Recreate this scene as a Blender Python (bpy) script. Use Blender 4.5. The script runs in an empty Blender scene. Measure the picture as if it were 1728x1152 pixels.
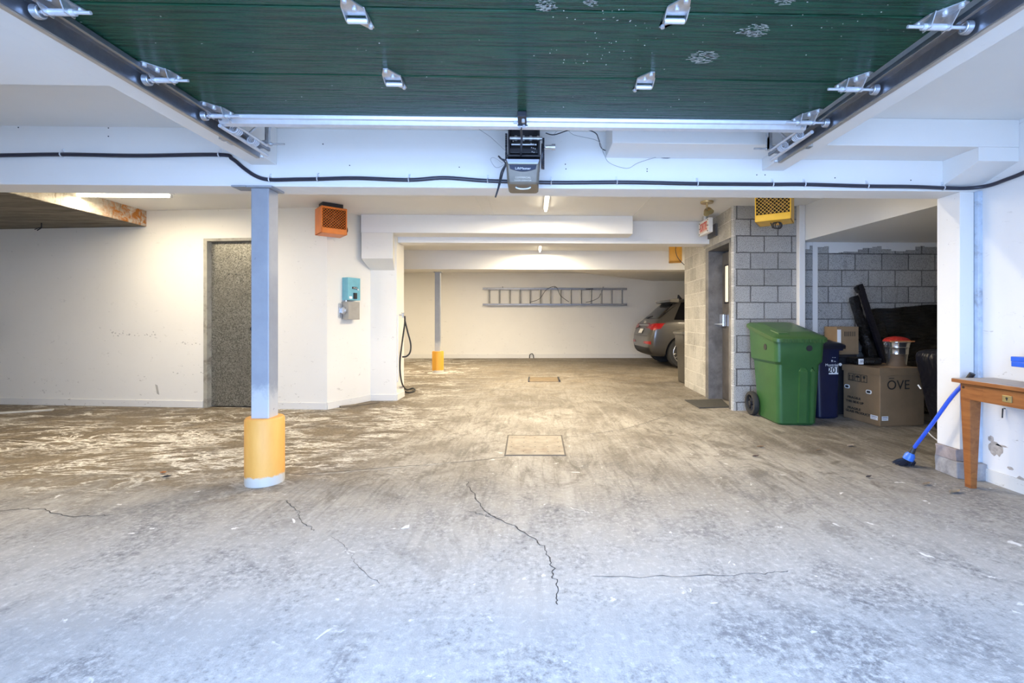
import bpy, bmesh, math, random
from mathutils import Vector, Matrix, noise
from mathutils.bvhtree import BVHTree
random.seed(7)
S = bpy.context.scene
COL = S.collection
PI = math.pi

# ------------------------------------------------------------------ camera
F, PX, PY, HC, YAW = 780.0, 920.0, 541.0, 1.08, 0.026
cam = bpy.data.cameras.new('camera')
cam_o = bpy.data.objects.new('camera', cam); COL.objects.link(cam_o)
cam.sensor_width = 36.0; cam.sensor_fit = 'HORIZONTAL'
cam.lens = F / 1728 * 36.0
cam.shift_x = -(PX - 864) / 1728
cam.shift_y = -(576 - PY) / 1728
cam.clip_start = 0.02
cam_o.location = (0, 0, HC)
cam_o.rotation_euler = (PI / 2, 0, -YAW)
S.camera = cam_o

# ------------------------------------------------------------------ world, exposure, daylight
S.view_settings.view_transform = 'Standard'
S.view_settings.look = 'None'
S.view_settings.gamma = 1.0
S.view_settings.use_curve_mapping = False
S.view_settings.exposure = 0.0
W = bpy.data.worlds.new('sky'); S.world = W; W.use_nodes = True
bg = W.node_tree.nodes['Background']
bg.inputs[0].default_value = (0.38, 0.58, 1.0, 1)
bg.inputs[1].default_value = 16.0
# light portal in the door opening: emits nothing, only guides the sampling of the sky
pl = bpy.data.lights.new('door_opening_portal', 'AREA'); pl.shape = 'RECTANGLE'
pl.size = 3.5; pl.size_y = 2.15; pl.cycles.is_portal = True
po = bpy.data.objects.new('door_opening_portal', pl); COL.objects.link(po)
po.location = (-0.08, -0.28, 1.08); po.rotation_euler = (PI / 2, 0, 0)
TUBE_W = 135.0      # watts per fluorescent tube fixture
WARM = (1.0, 0.85, 0.62)

# ------------------------------------------------------------------ pixel helpers (1728x1152 frame)
cy_, sy_ = math.cos(YAW), math.sin(YAW)
def ray(x, y):
    cx = (x - PX) / F; cz = (PY - y) / F
    return Vector((cx * cy_ + sy_, cy_ - cx * sy_, cz))
def atD(x, y, d): return Vector((0, 0, HC)) + ray(x, y) * d
def atY(x, y, Y): r = ray(x, y); return Vector((0, 0, HC)) + r * (Y / r.y)
def atX(x, y, X): r = ray(x, y); return Vector((0, 0, HC)) + r * (X / r.x)
def atZ(x, y, Z): r = ray(x, y); return Vector((0, 0, HC)) + r * ((Z - HC) / r.z)
def G(x, y): return atZ(x, y, 0.0)

# ------------------------------------------------------------------ material helpers
class N:
    def __init__(s, name):
        s.m = bpy.data.materials.new(name); s.m.use_nodes = True
        s.t = s.m.node_tree; s.b = s.t.nodes['Principled BSDF']
        s.tc = s.t.nodes.new('ShaderNodeTexCoord')
        s.pos = s.tc.outputs['Object']
    def n(s, kind, **kw):
        nd = s.t.nodes.new(kind)
        for k, v in kw.items(): setattr(nd, k, v)
        return nd
    def l(s, a, b): s.t.links.new(a, b)
    def setin(s, sock, v):
        if isinstance(v, bpy.types.NodeSocket): s.l(v, sock)
        elif isinstance(v, (tuple, list)) and len(v) == 3 and sock.type == 'RGBA': sock.default_value = (*v, 1)
        else: sock.default_value = v
    def math(s, op, a, b=0.0, c=0.0, clamp=False):
        nd = s.n('ShaderNodeMath', operation=op, use_clamp=clamp)
        s.setin(nd.inputs[0], a); s.setin(nd.inputs[1], b); s.setin(nd.inputs[2], c)
        return nd.outputs[0]
    def mapping(s, scale=(1, 1, 1), loc=(0, 0, 0), rot=(0, 0, 0), vec=None):
        nd = s.n('ShaderNodeMapping'); s.l(vec or s.pos, nd.inputs[0])
        nd.inputs['Location'].default_value = loc; nd.inputs['Scale'].default_value = scale; nd.inputs['Rotation'].default_value = rot
        return nd.outputs[0]
    def noise(s, scale=5, detail=4, rough=.5, dist=0, vec=None):
        nd = s.n('ShaderNodeTexNoise'); s.l(vec or s.pos, nd.inputs['Vector'])
        nd.inputs['Scale'].default_value = scale; nd.inputs['Detail'].default_value = detail
        nd.inputs['Roughness'].default_value = rough; nd.inputs['Distortion'].default_value = dist
        return nd.outputs[0]
    def rng(s, v, a, b, c=0.0, d=1.0, smooth=False):
        nd = s.n('ShaderNodeMapRange'); nd.clamp = True
        if smooth: nd.interpolation_type = 'SMOOTHSTEP'
        s.setin(nd.inputs[0], v)
        for i, q in enumerate((a, b, c, d)): nd.inputs[i + 1].default_value = q
        return nd.outputs[0]
    def mix(s, f, a, b, mode='MIX'):
        nd = s.n('ShaderNodeMix', data_type='RGBA', blend_type=mode)
        s.setin(nd.inputs[0], f); s.setin(nd.inputs[6], a); s.setin(nd.inputs[7], b)
        return nd.outputs[2]
    def sep(s, vec=None):
        nd = s.n('ShaderNodeSeparateXYZ'); s.l(vec or s.pos, nd.inputs[0]); return nd.outputs
    def bump(s, h, strength=.3, dist=.01):
        nd = s.n('ShaderNodeBump'); s.l(h, nd.inputs['Height'])
        nd.inputs['Strength'].default_value = strength; nd.inputs['Distance'].default_value = dist
        s.l(nd.outputs[0], s.b.inputs['Normal'])
    def out(s, col=None, rough=None, metal=None, spec=None):
        if col is not None: s.setin(s.b.inputs['Base Color'], col)
        if rough is not None: s.setin(s.b.inputs['Roughness'], rough)
        if metal is not None: s.setin(s.b.inputs['Metallic'], metal)
        if spec is not None: s.setin(s.b.inputs['Specular IOR Level'], spec)
        return s.m

def M(name, col, rough=.5, metal=0.0, var=.12, scale=12, bump=0.0, dirt=None, dirt_amt=.0, spec=None):
    q = N(name)
    nz = q.noise(scale, 5, .6)
    dark = tuple(c * (1 - var) for c in col); lite = tuple(min(1, c * (1 + var)) for c in col)
    c = q.mix(q.rng(nz, .3, .7), dark, lite)
    if dirt:
        n2 = q.noise(scale * .45, 8, .7, .4)
        c = q.mix(q.rng(n2, .62 - dirt_amt * .3, .72, 0, 1), c, dirt)
    if bump: q.bump(q.noise(scale * 6, 3, .6), bump, .004)
    return q.out(c, rough, metal, spec)

def emit(name, col, st):
    q = N(name); q.b.inputs['Emission Color'].default_value = (*col, 1); q.b.inputs['Emission Strength'].default_value = st
    return q.out((.9, .9, .9), .4)

def wall_paint(name, col=(.815, .785, .71), scuff=.5):
    q = N(name)
    big = q.noise(.8, 5, .6)
    c = q.mix(q.rng(big, .3, .75), tuple(v * .93 for v in col), col)
    z = q.sep()[2]
    # scuffs: short, mostly low on the wall
    st = q.noise(9, 6, .75, .8, q.mapping((1, 1, 2.2)))
    low = q.rng(z, .1, 1.25, 1, .25)
    sc = q.math('MULTIPLY', q.rng(st, .625, .68), low)
    c = q.mix(q.math('MULTIPLY', sc, scuff), c, (.30, .27, .22))
    sp = q.noise(34, 2, .5)
    c = q.mix(q.math('MULTIPLY', q.rng(sp, .74, .78), .5 * scuff), c, (.22, .2, .17))
    q.bump(q.noise(70, 3, .6), .12, .002)
    return q.out(c, .62)

def blocks(name, axis, col=(.345, .34, .325), white=.0):
    q = N(name)
    o = q.sep()
    cmb = q.n('ShaderNodeCombineXYZ')
    u = q.math('ADD', o[0] if axis == 'x' else o[1], 20 * .334 - .274)
    v = q.math('ADD', o[2], .1)
    q.l(u, cmb.inputs[0]); q.l(v, cmb.inputs[1])
    wob = q.noise(14, 2, .5)
    br = q.n('ShaderNodeTexBrick'); br.offset = .5; br.offset_frequency = 2
    add = q.n('ShaderNodeVectorMath', operation='ADD')
    wv = q.n('ShaderNodeCombineXYZ'); wsub = q.math('MULTIPLY', q.math('SUBTRACT', wob, .5), .008)
    q.l(wsub, wv.inputs[0]); q.l(wsub, wv.inputs[1])
    q.l(cmb.outputs[0], add.inputs[0]); q.l(wv.outputs[0], add.inputs[1])
    q.l(add.outputs[0], br.inputs['Vector'])
    br.inputs['Scale'].default_value = 1; br.inputs['Brick Width'].default_value = .334
    br.inputs['Row Height'].default_value = .2; br.inputs['Mortar Size'].default_value = .0078
    br.inputs['Mortar Smooth'].default_value = .25; br.inputs['Bias'].default_value = 0
    br.inputs['Color1'].default_value = (*[c * .86 for c in col], 1)
    br.inputs['Color2'].default_value = (*[c * 1.22 for c in col], 1)
    br.inputs['Mortar'].default_value = (*( [.62, .60, .54] if white > .3 else [.075, .07, .068]), 1)
    pit = q.noise(110, 3, .7)
    c = q.mix(q.rng(pit, .53, .62), br.outputs[0], tuple(k * .35 for k in col))
    c = q.mix(q.math('MULTIPLY', q.rng(pit, .42, .34), .5), c, (.55, .54, .52))
    patch = q.noise(2.2, 6, .65, .6)
    c = q.mix(q.math('MULTIPLY', q.rng(patch, .42, .62), .16 + white * .5), c, (.60, .58, .53))
    dirt = q.noise(5, 8, .7, .5, q.mapping((1, 1, .3)))
    c = q.mix(q.math('MULTIPLY', q.rng(dirt, .60, .72), .5), c, (.13, .12, .10))
    h = q.math('ADD', q.math('MULTIPLY', br.outputs[1], -1.0), q.math('MULTIPLY', pit, .25))
    q.bump(h, .6, .008)
    return q.out(c, .88)

# ------------------------------------------------------------------ mesh helpers
class MB:
    def __init__(s): s.bm = bmesh.new()
    def quad(s, pts):
        return s.bm.faces.new([s.bm.verts.new(p) for p in pts])
    def box(s, lo, hi, mat=None):
        x0, y0, z0 = lo; x1, y1, z1 = hi
        v = [s.bm.verts.new((mat @ Vector(p)) if mat else p) for p in
             [(x0, y0, z0), (x1, y0, z0), (x1, y1, z0), (x0, y1, z0), (x0, y0, z1), (x1, y0, z1), (x1, y1, z1), (x0, y1, z1)]]
        for f in [(0, 3, 2, 1), (4, 5, 6, 7), (0, 1, 5, 4), (1, 2, 6, 5), (2, 3, 7, 6), (3, 0, 4, 7)]:
            s.bm.faces.new([v[i] for i in f])
        return s
    def prism(s, poly, a, b, axis='z', mat=None):
        """poly of 2D points extruded between a and b along axis"""
        def mk(p, t):
            q = {'z': (p[0], p[1], t), 'y': (p[0], t, p[1]), 'x': (t, p[0], p[1])}[axis]
            return (mat @ Vector(q)) if mat else Vector(q)
        lo = [s.bm.verts.new(mk(p, a)) for p in poly]; hi = [s.bm.verts.new(mk(p, b)) for p in poly]
        n = len(poly)
        s.bm.faces.new(lo); s.bm.faces.new(hi[::-1])
        for i in range(n): s.bm.faces.new([lo[i], lo[(i + 1) % n], hi[(i + 1) % n], hi[i]][::-1])
        return s
    def loft(s, rings, cap=True, closed=True):
        R = [[s.bm.verts.new(p) for p in r] for r in rings]
        n = len(R[0])
        for a, b in zip(R, R[1:]):
            for i in range(n if closed else n - 1):
                s.bm.faces.new([a[i], a[(i + 1) % n], b[(i + 1) % n], b[i]])
        if cap:
            s.bm.faces.new(R[0][::-1]); s.bm.faces.new(R[-1])
        return s
    def tube(s, path, r, n=8, cap=True):
        path = [Vector(p) for p in path]; rings = []
        prev = None
        for i, p in enumerate(path):
            t = (path[min(i + 1, len(path) - 1)] - path[max(i - 1, 0)]).normalized()
            if prev is None:
                up = Vector((0, 0, 1)) if abs(t.z) < .9 else Vector((1, 0, 0))
                a = t.cross(up).normalized()
            else:
                a = (prev - t * prev.dot(t)).normalized()
            prev = a; b = t.cross(a)
            rr = r[i] if isinstance(r, (list, tuple)) else r
            rings.append([p + (a * math.cos(2 * PI * k / n) + b * math.sin(2 * PI * k / n)) * rr for k in range(n)])
        return s.loft(rings, cap)
    def cyl(s, p0, p1, r, n=20, r2=None): return s.tube([p0, p1], [r, r if r2 is None else r2], n)
    def lathe(s, prof, n=32, mat=None, cap=True):
        rings = [[(mat @ Vector((r * math.cos(2 * PI * k / n), r * math.sin(2 * PI * k / n), z))) if mat else
                  Vector((r * math.cos(2 * PI * k / n), r * math.sin(2 * PI * k / n), z)) for k in range(n)] for r, z in prof]
        return s.loft(rings, cap)
    def torus(s, R, r, mat=None, n=28, m=8):
        rings = []
        for i in range(n):
            a = 2 * PI * i / n
            rings.append([(mat or Matrix()) @ Vector(((R + r * math.cos(2 * PI * j / m)) * math.cos(a), (R + r * math.cos(2 * PI * j / m)) * math.sin(a), r * math.sin(2 * PI * j / m))) for j in range(m)])
        rings.append(rings[0])
        return s.loft(rings, False)
    def sphere(s, c, r, sc=(1, 1, 1), n=12):
        rings = []
        for i in range(1, n):
            t = PI * i / n
            rings.append([Vector(c) + Vector((r * sc[0] * math.sin(t) * math.cos(2 * PI * k / (2 * n)), r * sc[1] * math.sin(t) * math.sin(2 * PI * k / (2 * n)), -r * sc[2] * math.cos(t))) for k in range(2 * n)])
        return s.loft(rings)

def spline(pts, sub=6):
    pts = [Vector(p) for p in pts]; out = []
    for i in range(len(pts) - 1):
        p0 = pts[max(i - 1, 0)]; p1 = pts[i]; p2 = pts[i + 1]; p3 = pts[min(i + 2, len(pts) - 1)]
        for k in range(sub):
            t = k / sub
            out.append(.5 * ((2 * p1) + (p2 - p0) * t + (2 * p0 - 5 * p1 + 4 * p2 - p3) * t * t + (3 * p1 - p0 - 3 * p2 + p3) * t ** 3))
    out.append(pts[-1]); return out
def rrect(cx, cy, hx, hy, r, z, n=5, mat=None):
    out = []
    for sx, sy, a0 in ((1, 1, 0), (-1, 1, PI / 2), (-1, -1, PI), (1, -1, 1.5 * PI)):
        for k in range(n + 1):
            a = a0 + PI / 2 * k / n
            p = Vector((cx + sx * (hx - r) + r * math.cos(a), cy + sy * (hy - r) + r * math.sin(a), z))
            out.append(mat @ p if mat else p)
    return out

def wmat(o):
    if o is None: return Matrix()
    m = Matrix.LocRotScale(o.location, o.rotation_euler, o.scale)
    return (wmat(o.parent) @ o.matrix_parent_inverse @ m) if o.parent else m
def obj(name, mb, mat, parent=None, world=False, smooth=False, bevel=0, seg=2, subsurf=0, angle=35):
    bm = mb.bm if isinstance(mb, MB) else mb
    bmesh.ops.recalc_face_normals(bm, faces=bm.faces)
    me = bpy.data.meshes.new(name); bm.to_mesh(me); bm.free()
    if smooth:
        for p in me.polygons: p.use_smooth = True
        if not subsurf: me.set_sharp_from_angle(angle=math.radians(angle))
    o = bpy.data.objects.new(name, me); COL.objects.link(o)
    me.materials.append(mat)
    if parent:
        o.parent = parent
        if world: o.matrix_parent_inverse = wmat(parent).inverted()
    if bevel:
        b = o.modifiers.new('bevel', 'BEVEL'); b.width = bevel; b.segments = seg; b.limit_method = 'ANGLE'; b.angle_limit = math.radians(40)
    if subsurf:
        b = o.modifiers.new('sub', 'SUBSURF'); b.levels = subsurf; b.render_levels = subsurf
    return o
def thing(name, label, cat, loc=(0, 0, 0), rz=0, group=None):
    o = bpy.data.objects.new(name, None); COL.objects.link(o); o.empty_display_size = .1
    o.location = loc; o.rotation_euler = (0, 0, rz)
    o['label'] = label; o['category'] = cat
    if group: o['group'] = group
    return o
def tag(o, label, cat, group=None):
    o['label'] = label; o['category'] = cat
    if group: o['group'] = group
    return o
def struct(name, mb, mat, label=None, **kw):
    o = obj(name, mb, mat, **kw); o['kind'] = 'structure'
    if label: o['label'] = label
    o['category'] = name.split('_')[0]
    return o
def text(name, body, size, mat, parent, origin, xd, yd, world=False, align='CENTER', ext=.0006, sx=1.0, bold=0.0):
    cu = bpy.data.curves.new('t', 'FONT'); cu.body = body; cu.size = size; cu.extrude = ext; cu.align_x = align; cu.align_y = 'CENTER'; cu.offset = bold
    t = bpy.data.objects.new('t', cu); COL.objects.link(t)
    dg = bpy.context.evaluated_depsgraph_get(); dg.update()
    me = bpy.data.meshes.new_from_object(t.evaluated_get(dg))
    bpy.data.objects.remove(t); bpy.data.curves.remove(cu)
    xd = Vector(xd).normalized(); yd = Vector(yd).normalized(); zd = xd.cross(yd)
    m = Matrix(((xd.x * sx, yd.x, zd.x, origin[0]), (xd.y * sx, yd.y, zd.y, origin[1]), (xd.z * sx, yd.z, zd.z, origin[2]), (0, 0, 0, 1)))
    me.transform(m); me.name = name; me.materials.clear(); me.materials.append(mat)
    o = bpy.data.objects.new(name, me); COL.objects.link(o); o.parent = parent
    if world: o.matrix_parent_inverse = wmat(parent).inverted()
    return o

# ------------------------------------------------------------------ materials
m_wall = wall_paint('wall_paint', scuff=.75)
m_ceil = wall_paint('ceiling_paint', (.80, .79, .755), .12)
m_beam = wall_paint('beam_paint', (.82, .81, .78), .15)
m_base = wall_paint('baseboard_paint', (.74, .72, .67), .8)
m_blockx = blocks('block_front', 'x')
m_blocky = blocks('block_side', 'y', (.42, .40, .35), .55)
m_whitepost = wall_paint('post_paint', (.80, .79, .76), .5)

def floor_mat():
    q = N('concrete_floor')
    x, y, z = q.sep()
    n1 = q.noise(.9, 9, .62, .5)
    n2 = q.noise(3.2, 9, .68, .7)
    fine = q.noise(34, 7, .78)
    grit = q.noise(150, 3, .7)
    streak = q.noise(2.6, 8, .72, .6, q.mapping((3.2, .40, 1), rot=(0, 0, .18)))
    streak2 = q.noise(5.5, 8, .72, .4, q.mapping((3.6, .35, 1), rot=(0, 0, -.22), loc=(3, 0, 0)))
    swirl = q.noise(1.6, 8, .72, 2.4, q.mapping((1.3, .8, 1)))
    c = q.mix(q.rng(n1, .38, .62), (.15, .13, .105), (.34, .315, .275))
    c = q.mix(q.math('MULTIPLY', q.rng(streak, .50, .66), .5), c, (.40, .375, .335))
    c = q.mix(q.math('MULTIPLY', q.rng(streak2, .50, .62), .55), c, (.10, .09, .075))
    c = q.mix(q.math('MULTIPLY', q.rng(swirl, .51, .62), .7), c, (.085, .070, .052))
    # base lightened toward the entrance, painting in daylight; wear speckle over it
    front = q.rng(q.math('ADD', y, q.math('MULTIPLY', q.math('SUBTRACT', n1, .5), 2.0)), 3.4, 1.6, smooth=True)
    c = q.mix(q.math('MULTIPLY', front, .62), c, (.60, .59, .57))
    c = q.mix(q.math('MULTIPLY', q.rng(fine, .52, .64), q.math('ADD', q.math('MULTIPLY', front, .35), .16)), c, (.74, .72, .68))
    c = q.mix(q.math('MULTIPLY', q.math('MULTIPLY', q.rng(fine, .48, .38), q.rng(n2, .42, .62)), .6), c, (.10, .095, .09))
    pat = q.noise(1.7, 8, .74, 1.0, q.mapping((1, .8, 1), loc=(4.1, .6, 0)))
    lane = q.rng(y, 4.2, 2.8)
    c = q.mix(q.math('MULTIPLY', q.math('MULTIPLY', q.rng(pat, .51, .62), q.rng(fine, .58, .44)), q.math('MULTIPLY', lane, .55)), c, (.12, .12, .13))
    spots = q.noise(8, 4, .6, .5)
    c = q.mix(q.math('MULTIPLY', q.rng(spots, .67, .71), q.rng(y, 4.5, 2.5, .1, .85)), c, (.88, .86, .82))
    # muddy brown film in the left bay and deeper inside
    wob = q.math('MULTIPLY', q.math('SUBTRACT', n2, .5), 1.8)
    a = q.math('MULTIPLY', q.rng(q.math('ADD', x, wob), -.5, -1.9, smooth=True), q.rng(q.math('ADD', y, wob), 2.7, 3.5, smooth=True))
    b = q.math('MULTIPLY', q.rng(q.math('ADD', y, wob), 4.8, 9.0), .75)
    m = q.math('MAXIMUM', a, b)
    mud = q.mix(q.rng(n2, .36, .64), (.060, .041, .020), (.18, .138, .085))
    mud = q.mix(q.math('MULTIPLY', q.rng(fine, .46, .60), .4), mud, (.30, .25, .18))
    mud = q.mix(q.math('MULTIPLY', q.rng(fine, .46, .36), .6), mud, (.04, .030, .018))
    c = q.mix(q.math('MULTIPLY', m, .92), c, mud)
    # salt tide lines left by dried melt water in the left bay
    def tide(sc, loc, w, lv):
        rr = q.noise(sc, 9, .66, 1.0, q.mapping((.55, 1.7, 1), loc=loc))
        return q.rng(q.math('ABSOLUTE', q.math('SUBTRACT', rr, lv)), w, .0, smooth=True)
    salt = q.math('MAXIMUM', tide(.8, (2, 1, 0), .020, .5), q.math('MAXIMUM', tide(1.1, (7, 3, 0), .018, .53), tide(.9, (11, 5, 0), .014, .47)))
    blot = q.math('MULTIPLY', q.rng(q.noise(1.9, 9, .75, .8, q.mapping((.6, 1.8, 1), loc=(5, 2, 0))), .57, .66), .8)
    brk = q.rng(q.noise(1.5, 4, .6, .4, q.mapping((1, 1, 1), loc=(9, 2, 0))), .40, .55)
    gr = q.rng(fine, .36, .52, .25, 1)
    sm = q.math('MULTIPLY', q.math('MULTIPLY', q.math('MAXIMUM', q.math('MULTIPLY', salt, brk), blot), gr), q.math('MAXIMUM', a, q.math('MULTIPLY', b, .22)))
    c = q.mix(q.math('MULTIPLY', sm, .95), c, (.80, .77, .70))
    sk = q.noise(2.2, 6, .62, 3.5, q.mapping((2.6, 1.0, 1), loc=(1.3, 2, 0)))
    skm = q.math('MULTIPLY', q.rng(q.math('ABSOLUTE', q.math('SUBTRACT', sk, .5)), .024, 0), q.math('MULTIPLY', q.rng(y, 3, 4.5), q.rng(grit, .40, .56)))
    c = q.mix(q.math('MULTIPLY', skm, .6), c, (.07, .06, .05))
    h = q.math('ADD', q.math('MULTIPLY', fine, .7), q.math('MULTIPLY', grit, .5))
    q.bump(h, .7, .007)
    return q.out(c, q.rng(n2, .3, .7, .5, .9))
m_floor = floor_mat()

def door_green():
    q = N('green_embossed_steel')
    g = q.noise(1, 5, .62, .35, q.mapping((3.2, 74, 1)))
    n = q.noise(3, 4, .6)
    c = q.mix(q.rng(n, .3, .7), (.009, .056, .030), (.013, .072, .040))
    c = q.mix(q.math('MULTIPLY', q.rng(g, .52, .44), .6), c, (.003, .014, .010))
    sc = q.noise(5, 8, .8, .6, q.mapping((1, 1.6, 1)))
    c = q.mix(q.math('MULTIPLY', q.rng(sc, .70, .76), .45), c, (.45, .48, .46))
    dots = q.noise(60, 1, .5)
    c = q.mix(q.math('MULTIPLY', q.rng(dots, .80, .83), .8), c, (.6, .6, .58))
    q.bump(g, 1.0, .014)
    return q.out(c, .26, 0, .30)
m_green = door_green()
m_seamline = M('seam_shadow', (.02, .05, .04), .6)
m_alu = M('aluminium', (.62, .64, .68), .38, .45, .06, 30)
m_galv = M('galvanised_steel', (.55, .57, .60), .36, .85, .15, 40)
m_track = M('track_steel', (.30, .32, .36), .35, .9, .1, 30)
m_angle = M('angle_steel', (.55, .50, .44), .45, .7, .1, 20)
m_black = M('black_plastic', (.018, .018, .022), .45, 0, .1)
m_blackmetal = M('black_metal', (.03, .032, .04), .4, .5, .1)
m_cable = M('armoured_cable', (.022, .024, .04), .35, 0, .1, 20)
m_clip = M('clip_steel', (.75, .77, .80), .35, .7, .1)
m_rubber = M('rubber', (.022, .022, .022), .75, 0, .1)
m_white = M('white_label', (.82, .82, .80), .5, 0, .03)
m_wire = M('grey_wire', (.35, .34, .32), .5, 0, .05)

def col_mat():
    q = N('column_paint')
    n = q.noise(6, 5, .6); z = q.sep()[2]
    c = q.mix(q.rng(n, .3, .7), (.27, .285, .315), (.33, .345, .37))
    low = q.math('ADD', z, q.math('MULTIPLY', q.math('SUBTRACT', q.noise(14, 5, .7), .5), .3))
    c = q.mix(q.rng(low, .66, .56), c, (.52, .52, .50))
    ch = q.noise(26, 3, .5)
    c = q.mix(q.math('MULTIPLY', q.rng(ch, .74, .77), .8), c, (.12, .12, .13))
    q.bump(q.noise(60, 2, .5), .1, .002)
    return q.out(c, .42)
m_col = col_mat()
def yellow_mat(name, c1, c2):
    q = N(name)
    n = q.noise(7, 6, .65, .3, q.mapping((1, 1, .35))); z = q.sep()[2]
    c = q.mix(q.rng(n, .3, .7), c1, c2)
    st = q.noise(6, 5, .7, .5, q.mapping((1, 1, .22), loc=(3, 1, 0)))
    c = q.mix(q.math('MULTIPLY', q.rng(st, .62, .70), .55), c, (.42, .24, .06))
    low = q.math('ADD', z, q.math('MULTIPLY', q.math('SUBTRACT', q.noise(18, 4, .7), .5), .05))
    c = q.mix(q.rng(low, .068, .055), c, (.62, .58, .50))
    q.bump(q.noise(40, 3, .6), .2, .003)
    return q.out(c, .55)
m_yel = yellow_mat('yellow_concrete', (.80, .36, .065), (.90, .45, .10))
m_yel2 = yellow_mat('deep_yellow_concrete', (.74, .34, .03), (.84, .42, .05))

def galv_door():
    q = N('spangled_zinc')
    v = q.n('ShaderNodeTexVoronoi'); q.l(q.pos, v.inputs['Vector']); v.inputs['Scale'].default_value = 95
    c0 = q.n('ShaderNodeSeparateColor'); q.l(v.outputs['Color'], c0.inputs[0])
    c = q.mix(c0.outputs[0], (.12, .118, .10), (.42, .41, .36))
    n = q.noise(4, 6, .7)
    c = q.mix(q.rng(n, .35, .7, 0, .4), c, (.2, .19, .16))
    r = q.rng(c0.outputs[1], 0, 1, .34, .6)
    q.bump(c0.outputs[0], .1, .002)
    return q.out(c, r, .75)
m_zinc = galv_door()
m_frame = M('door_frame_paint', (.36, .34, .28), .6, 0, .12, 14, dirt=(.12, .10, .08), dirt_amt=.4)
m_dgrey = M('dark_grey_paint', (.115, .105, .095), .42, 0, .25, 6, dirt=(.05, .045, .04), dirt_amt=.5)
m_gframe = M('steel_frame_paint', (.16, .155, .15), .45, 0, .25, 7, dirt=(.07, .065, .06), dirt_amt=.5)

# ------------------------------------------------------------------ FLOOR, WALLS, CEILING
BY0, BY1 = 3.09, 3.29          # main beam front/back
ZB = 1.965                     # its underside
ZC = 2.46; ZF = 2.345          # ceilings
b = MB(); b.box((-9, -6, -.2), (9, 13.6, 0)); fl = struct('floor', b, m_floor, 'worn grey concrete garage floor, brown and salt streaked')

# floor cracks: hairline ribbons lying in the slab
def ribbon(mb, pts, w, z=.0012, seedv=0):
    pts = spline(pts, 10)
    P = []
    for i, p in enumerate(pts):
        t = (pts[min(i + 1, len(pts) - 1)] - pts[max(i - 1, 0)]); t.z = 0
        if t.length < 1e-6: continue
        t.normalize(); nrm = Vector((-t.y, t.x, 0))
        jit = noise.noise(Vector((i * .37, seedv, 0))) * .022 + noise.noise(Vector((i * .9, seedv + 5, 0))) * .010
        ww = w * (.5 + abs(noise.noise(Vector((i * .45, seedv + 9, 0)))) * 1.6)
        c = p + nrm * jit; P.append((c - nrm * ww, c + nrm * ww))
    for (a0, a1), (b0, b1) in zip(P, P[1:]):
        mb.quad([(a0.x, a0.y, z), (a1.x, a1.y, z), (b1.x, b1.y, z), (b0.x, b0.y, z)])
m_crack = M('crack_dark', (.07, .065, .06), .95)
m_saltline = M('crack_salt', (.66, .64, .58), .9)
cr = MB()
ribbon(cr, [G(*p) for p in [(787, 812), (800, 835), (822, 865), (862, 885), (905, 912), (925, 935), (932, 965), (941, 990), (938, 1020)]], .0035)
ribbon(cr, [G(*p) for p in [(790, 862), (815, 868), (826, 872)]], .003, seedv=2)
ribbon(cr, [G(*p) for p in [(480, 800), (560, 797), (640, 790), (720, 784), (800, 777), (853, 771)]], .0045, seedv=3)
ribbon(cr, [G(*p) for p in [(953, 738), (1010, 730), (1060, 722), (1120, 703), (1150, 693)]], .004, seedv=4)
ribbon(cr, [G(*p) for p in [(480, 843), (500, 860), (510, 880), (530, 895)]], .002, seedv=5)
ribbon(cr, [G(*p) for p in [(560, 905), (585, 925), (600, 950), (640, 985)]], .0010, seedv=6)
ribbon(cr, [G(*p) for p in [(960, 628), (1040, 640), (1100, 648), (1153, 653)]], .006, seedv=7)
ribbon(cr, [G(*p) for p in [(0, 862), (60, 858), (120, 871), (190, 868)]], .003, seedv=8)
ribbon(cr, [G(*p) for p in [(1000, 972), (1120, 973), (1260, 968), (1330, 964)]], .0018, seedv=11)
o = obj('crack', cr, m_crack, fl, world=True)
cr = MB()
ribbon(cr, [G(*p) for p in [(520, 801), (600, 795), (680, 788), (760, 781)]], .0045, .0016, 12)
ribbon(cr, [G(*p) for p in [(960, 857), (985, 862), (1000, 866)]], .006, .0016, 13)
o = obj('salt_crust', cr, m_saltline, fl, world=True)

# left wall with the angled return and pier behind the electrical boxes
A = G(0, 682); B = G(552, 691); C_ = G(625, 676)
dAB = (B - A).normalized(); L0 = A + (A - B).normalized() * 2.6
YP = C_.y                                   # pier front
XP = -1.845
# door opening in the left wall
def on_wall(x):                             # point on wall A-B under pixel column x
    r = ray(x, 600); nrm = Vector((-dAB.y, dAB.x, 0)); t = (A - Vector((0, 0, HC))).dot(nrm) / r.dot(nrm)
    p = Vector((0, 0, HC)) + r * t; return Vector((p.x, p.y, 0))
D0, D1 = on_wall(346), on_wall(465)
nin = Vector((-dAB.y, dAB.x, 0))            # into the wall
DZ = 2.10
b = MB()
b.prism([(L0.x, L0.y), (D0.x, D0.y), (D0.x + nin.x * .5, D0.y + nin.y * .5), (L0.x, 6.65)], 0, ZC)
b.prism([(D1.x, D1.y), (B.x, B.y), (C_.x, C_.y), (XP, YP), (XP, 6.65), (D1.x + nin.x * .4, 6.65)], 0, ZC)
q0 = D0 + nin * .5; q1 = D1 + nin * .5
b.prism([(D0.x, D0.y), (D1.x, D1.y), (q1.x, q1.y), (q0.x, q0.y)], DZ, ZC)
b.prism([(D0.x - .2, D0.y + .3), (D1.x + .2, D1.y + .3), (D1.x + .2, 6.6), (D0.x - .2, 6.6)], 0, ZC)
struct('wall_left', b, m_wall, 'cream painted wall with door and angled corner')
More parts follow.
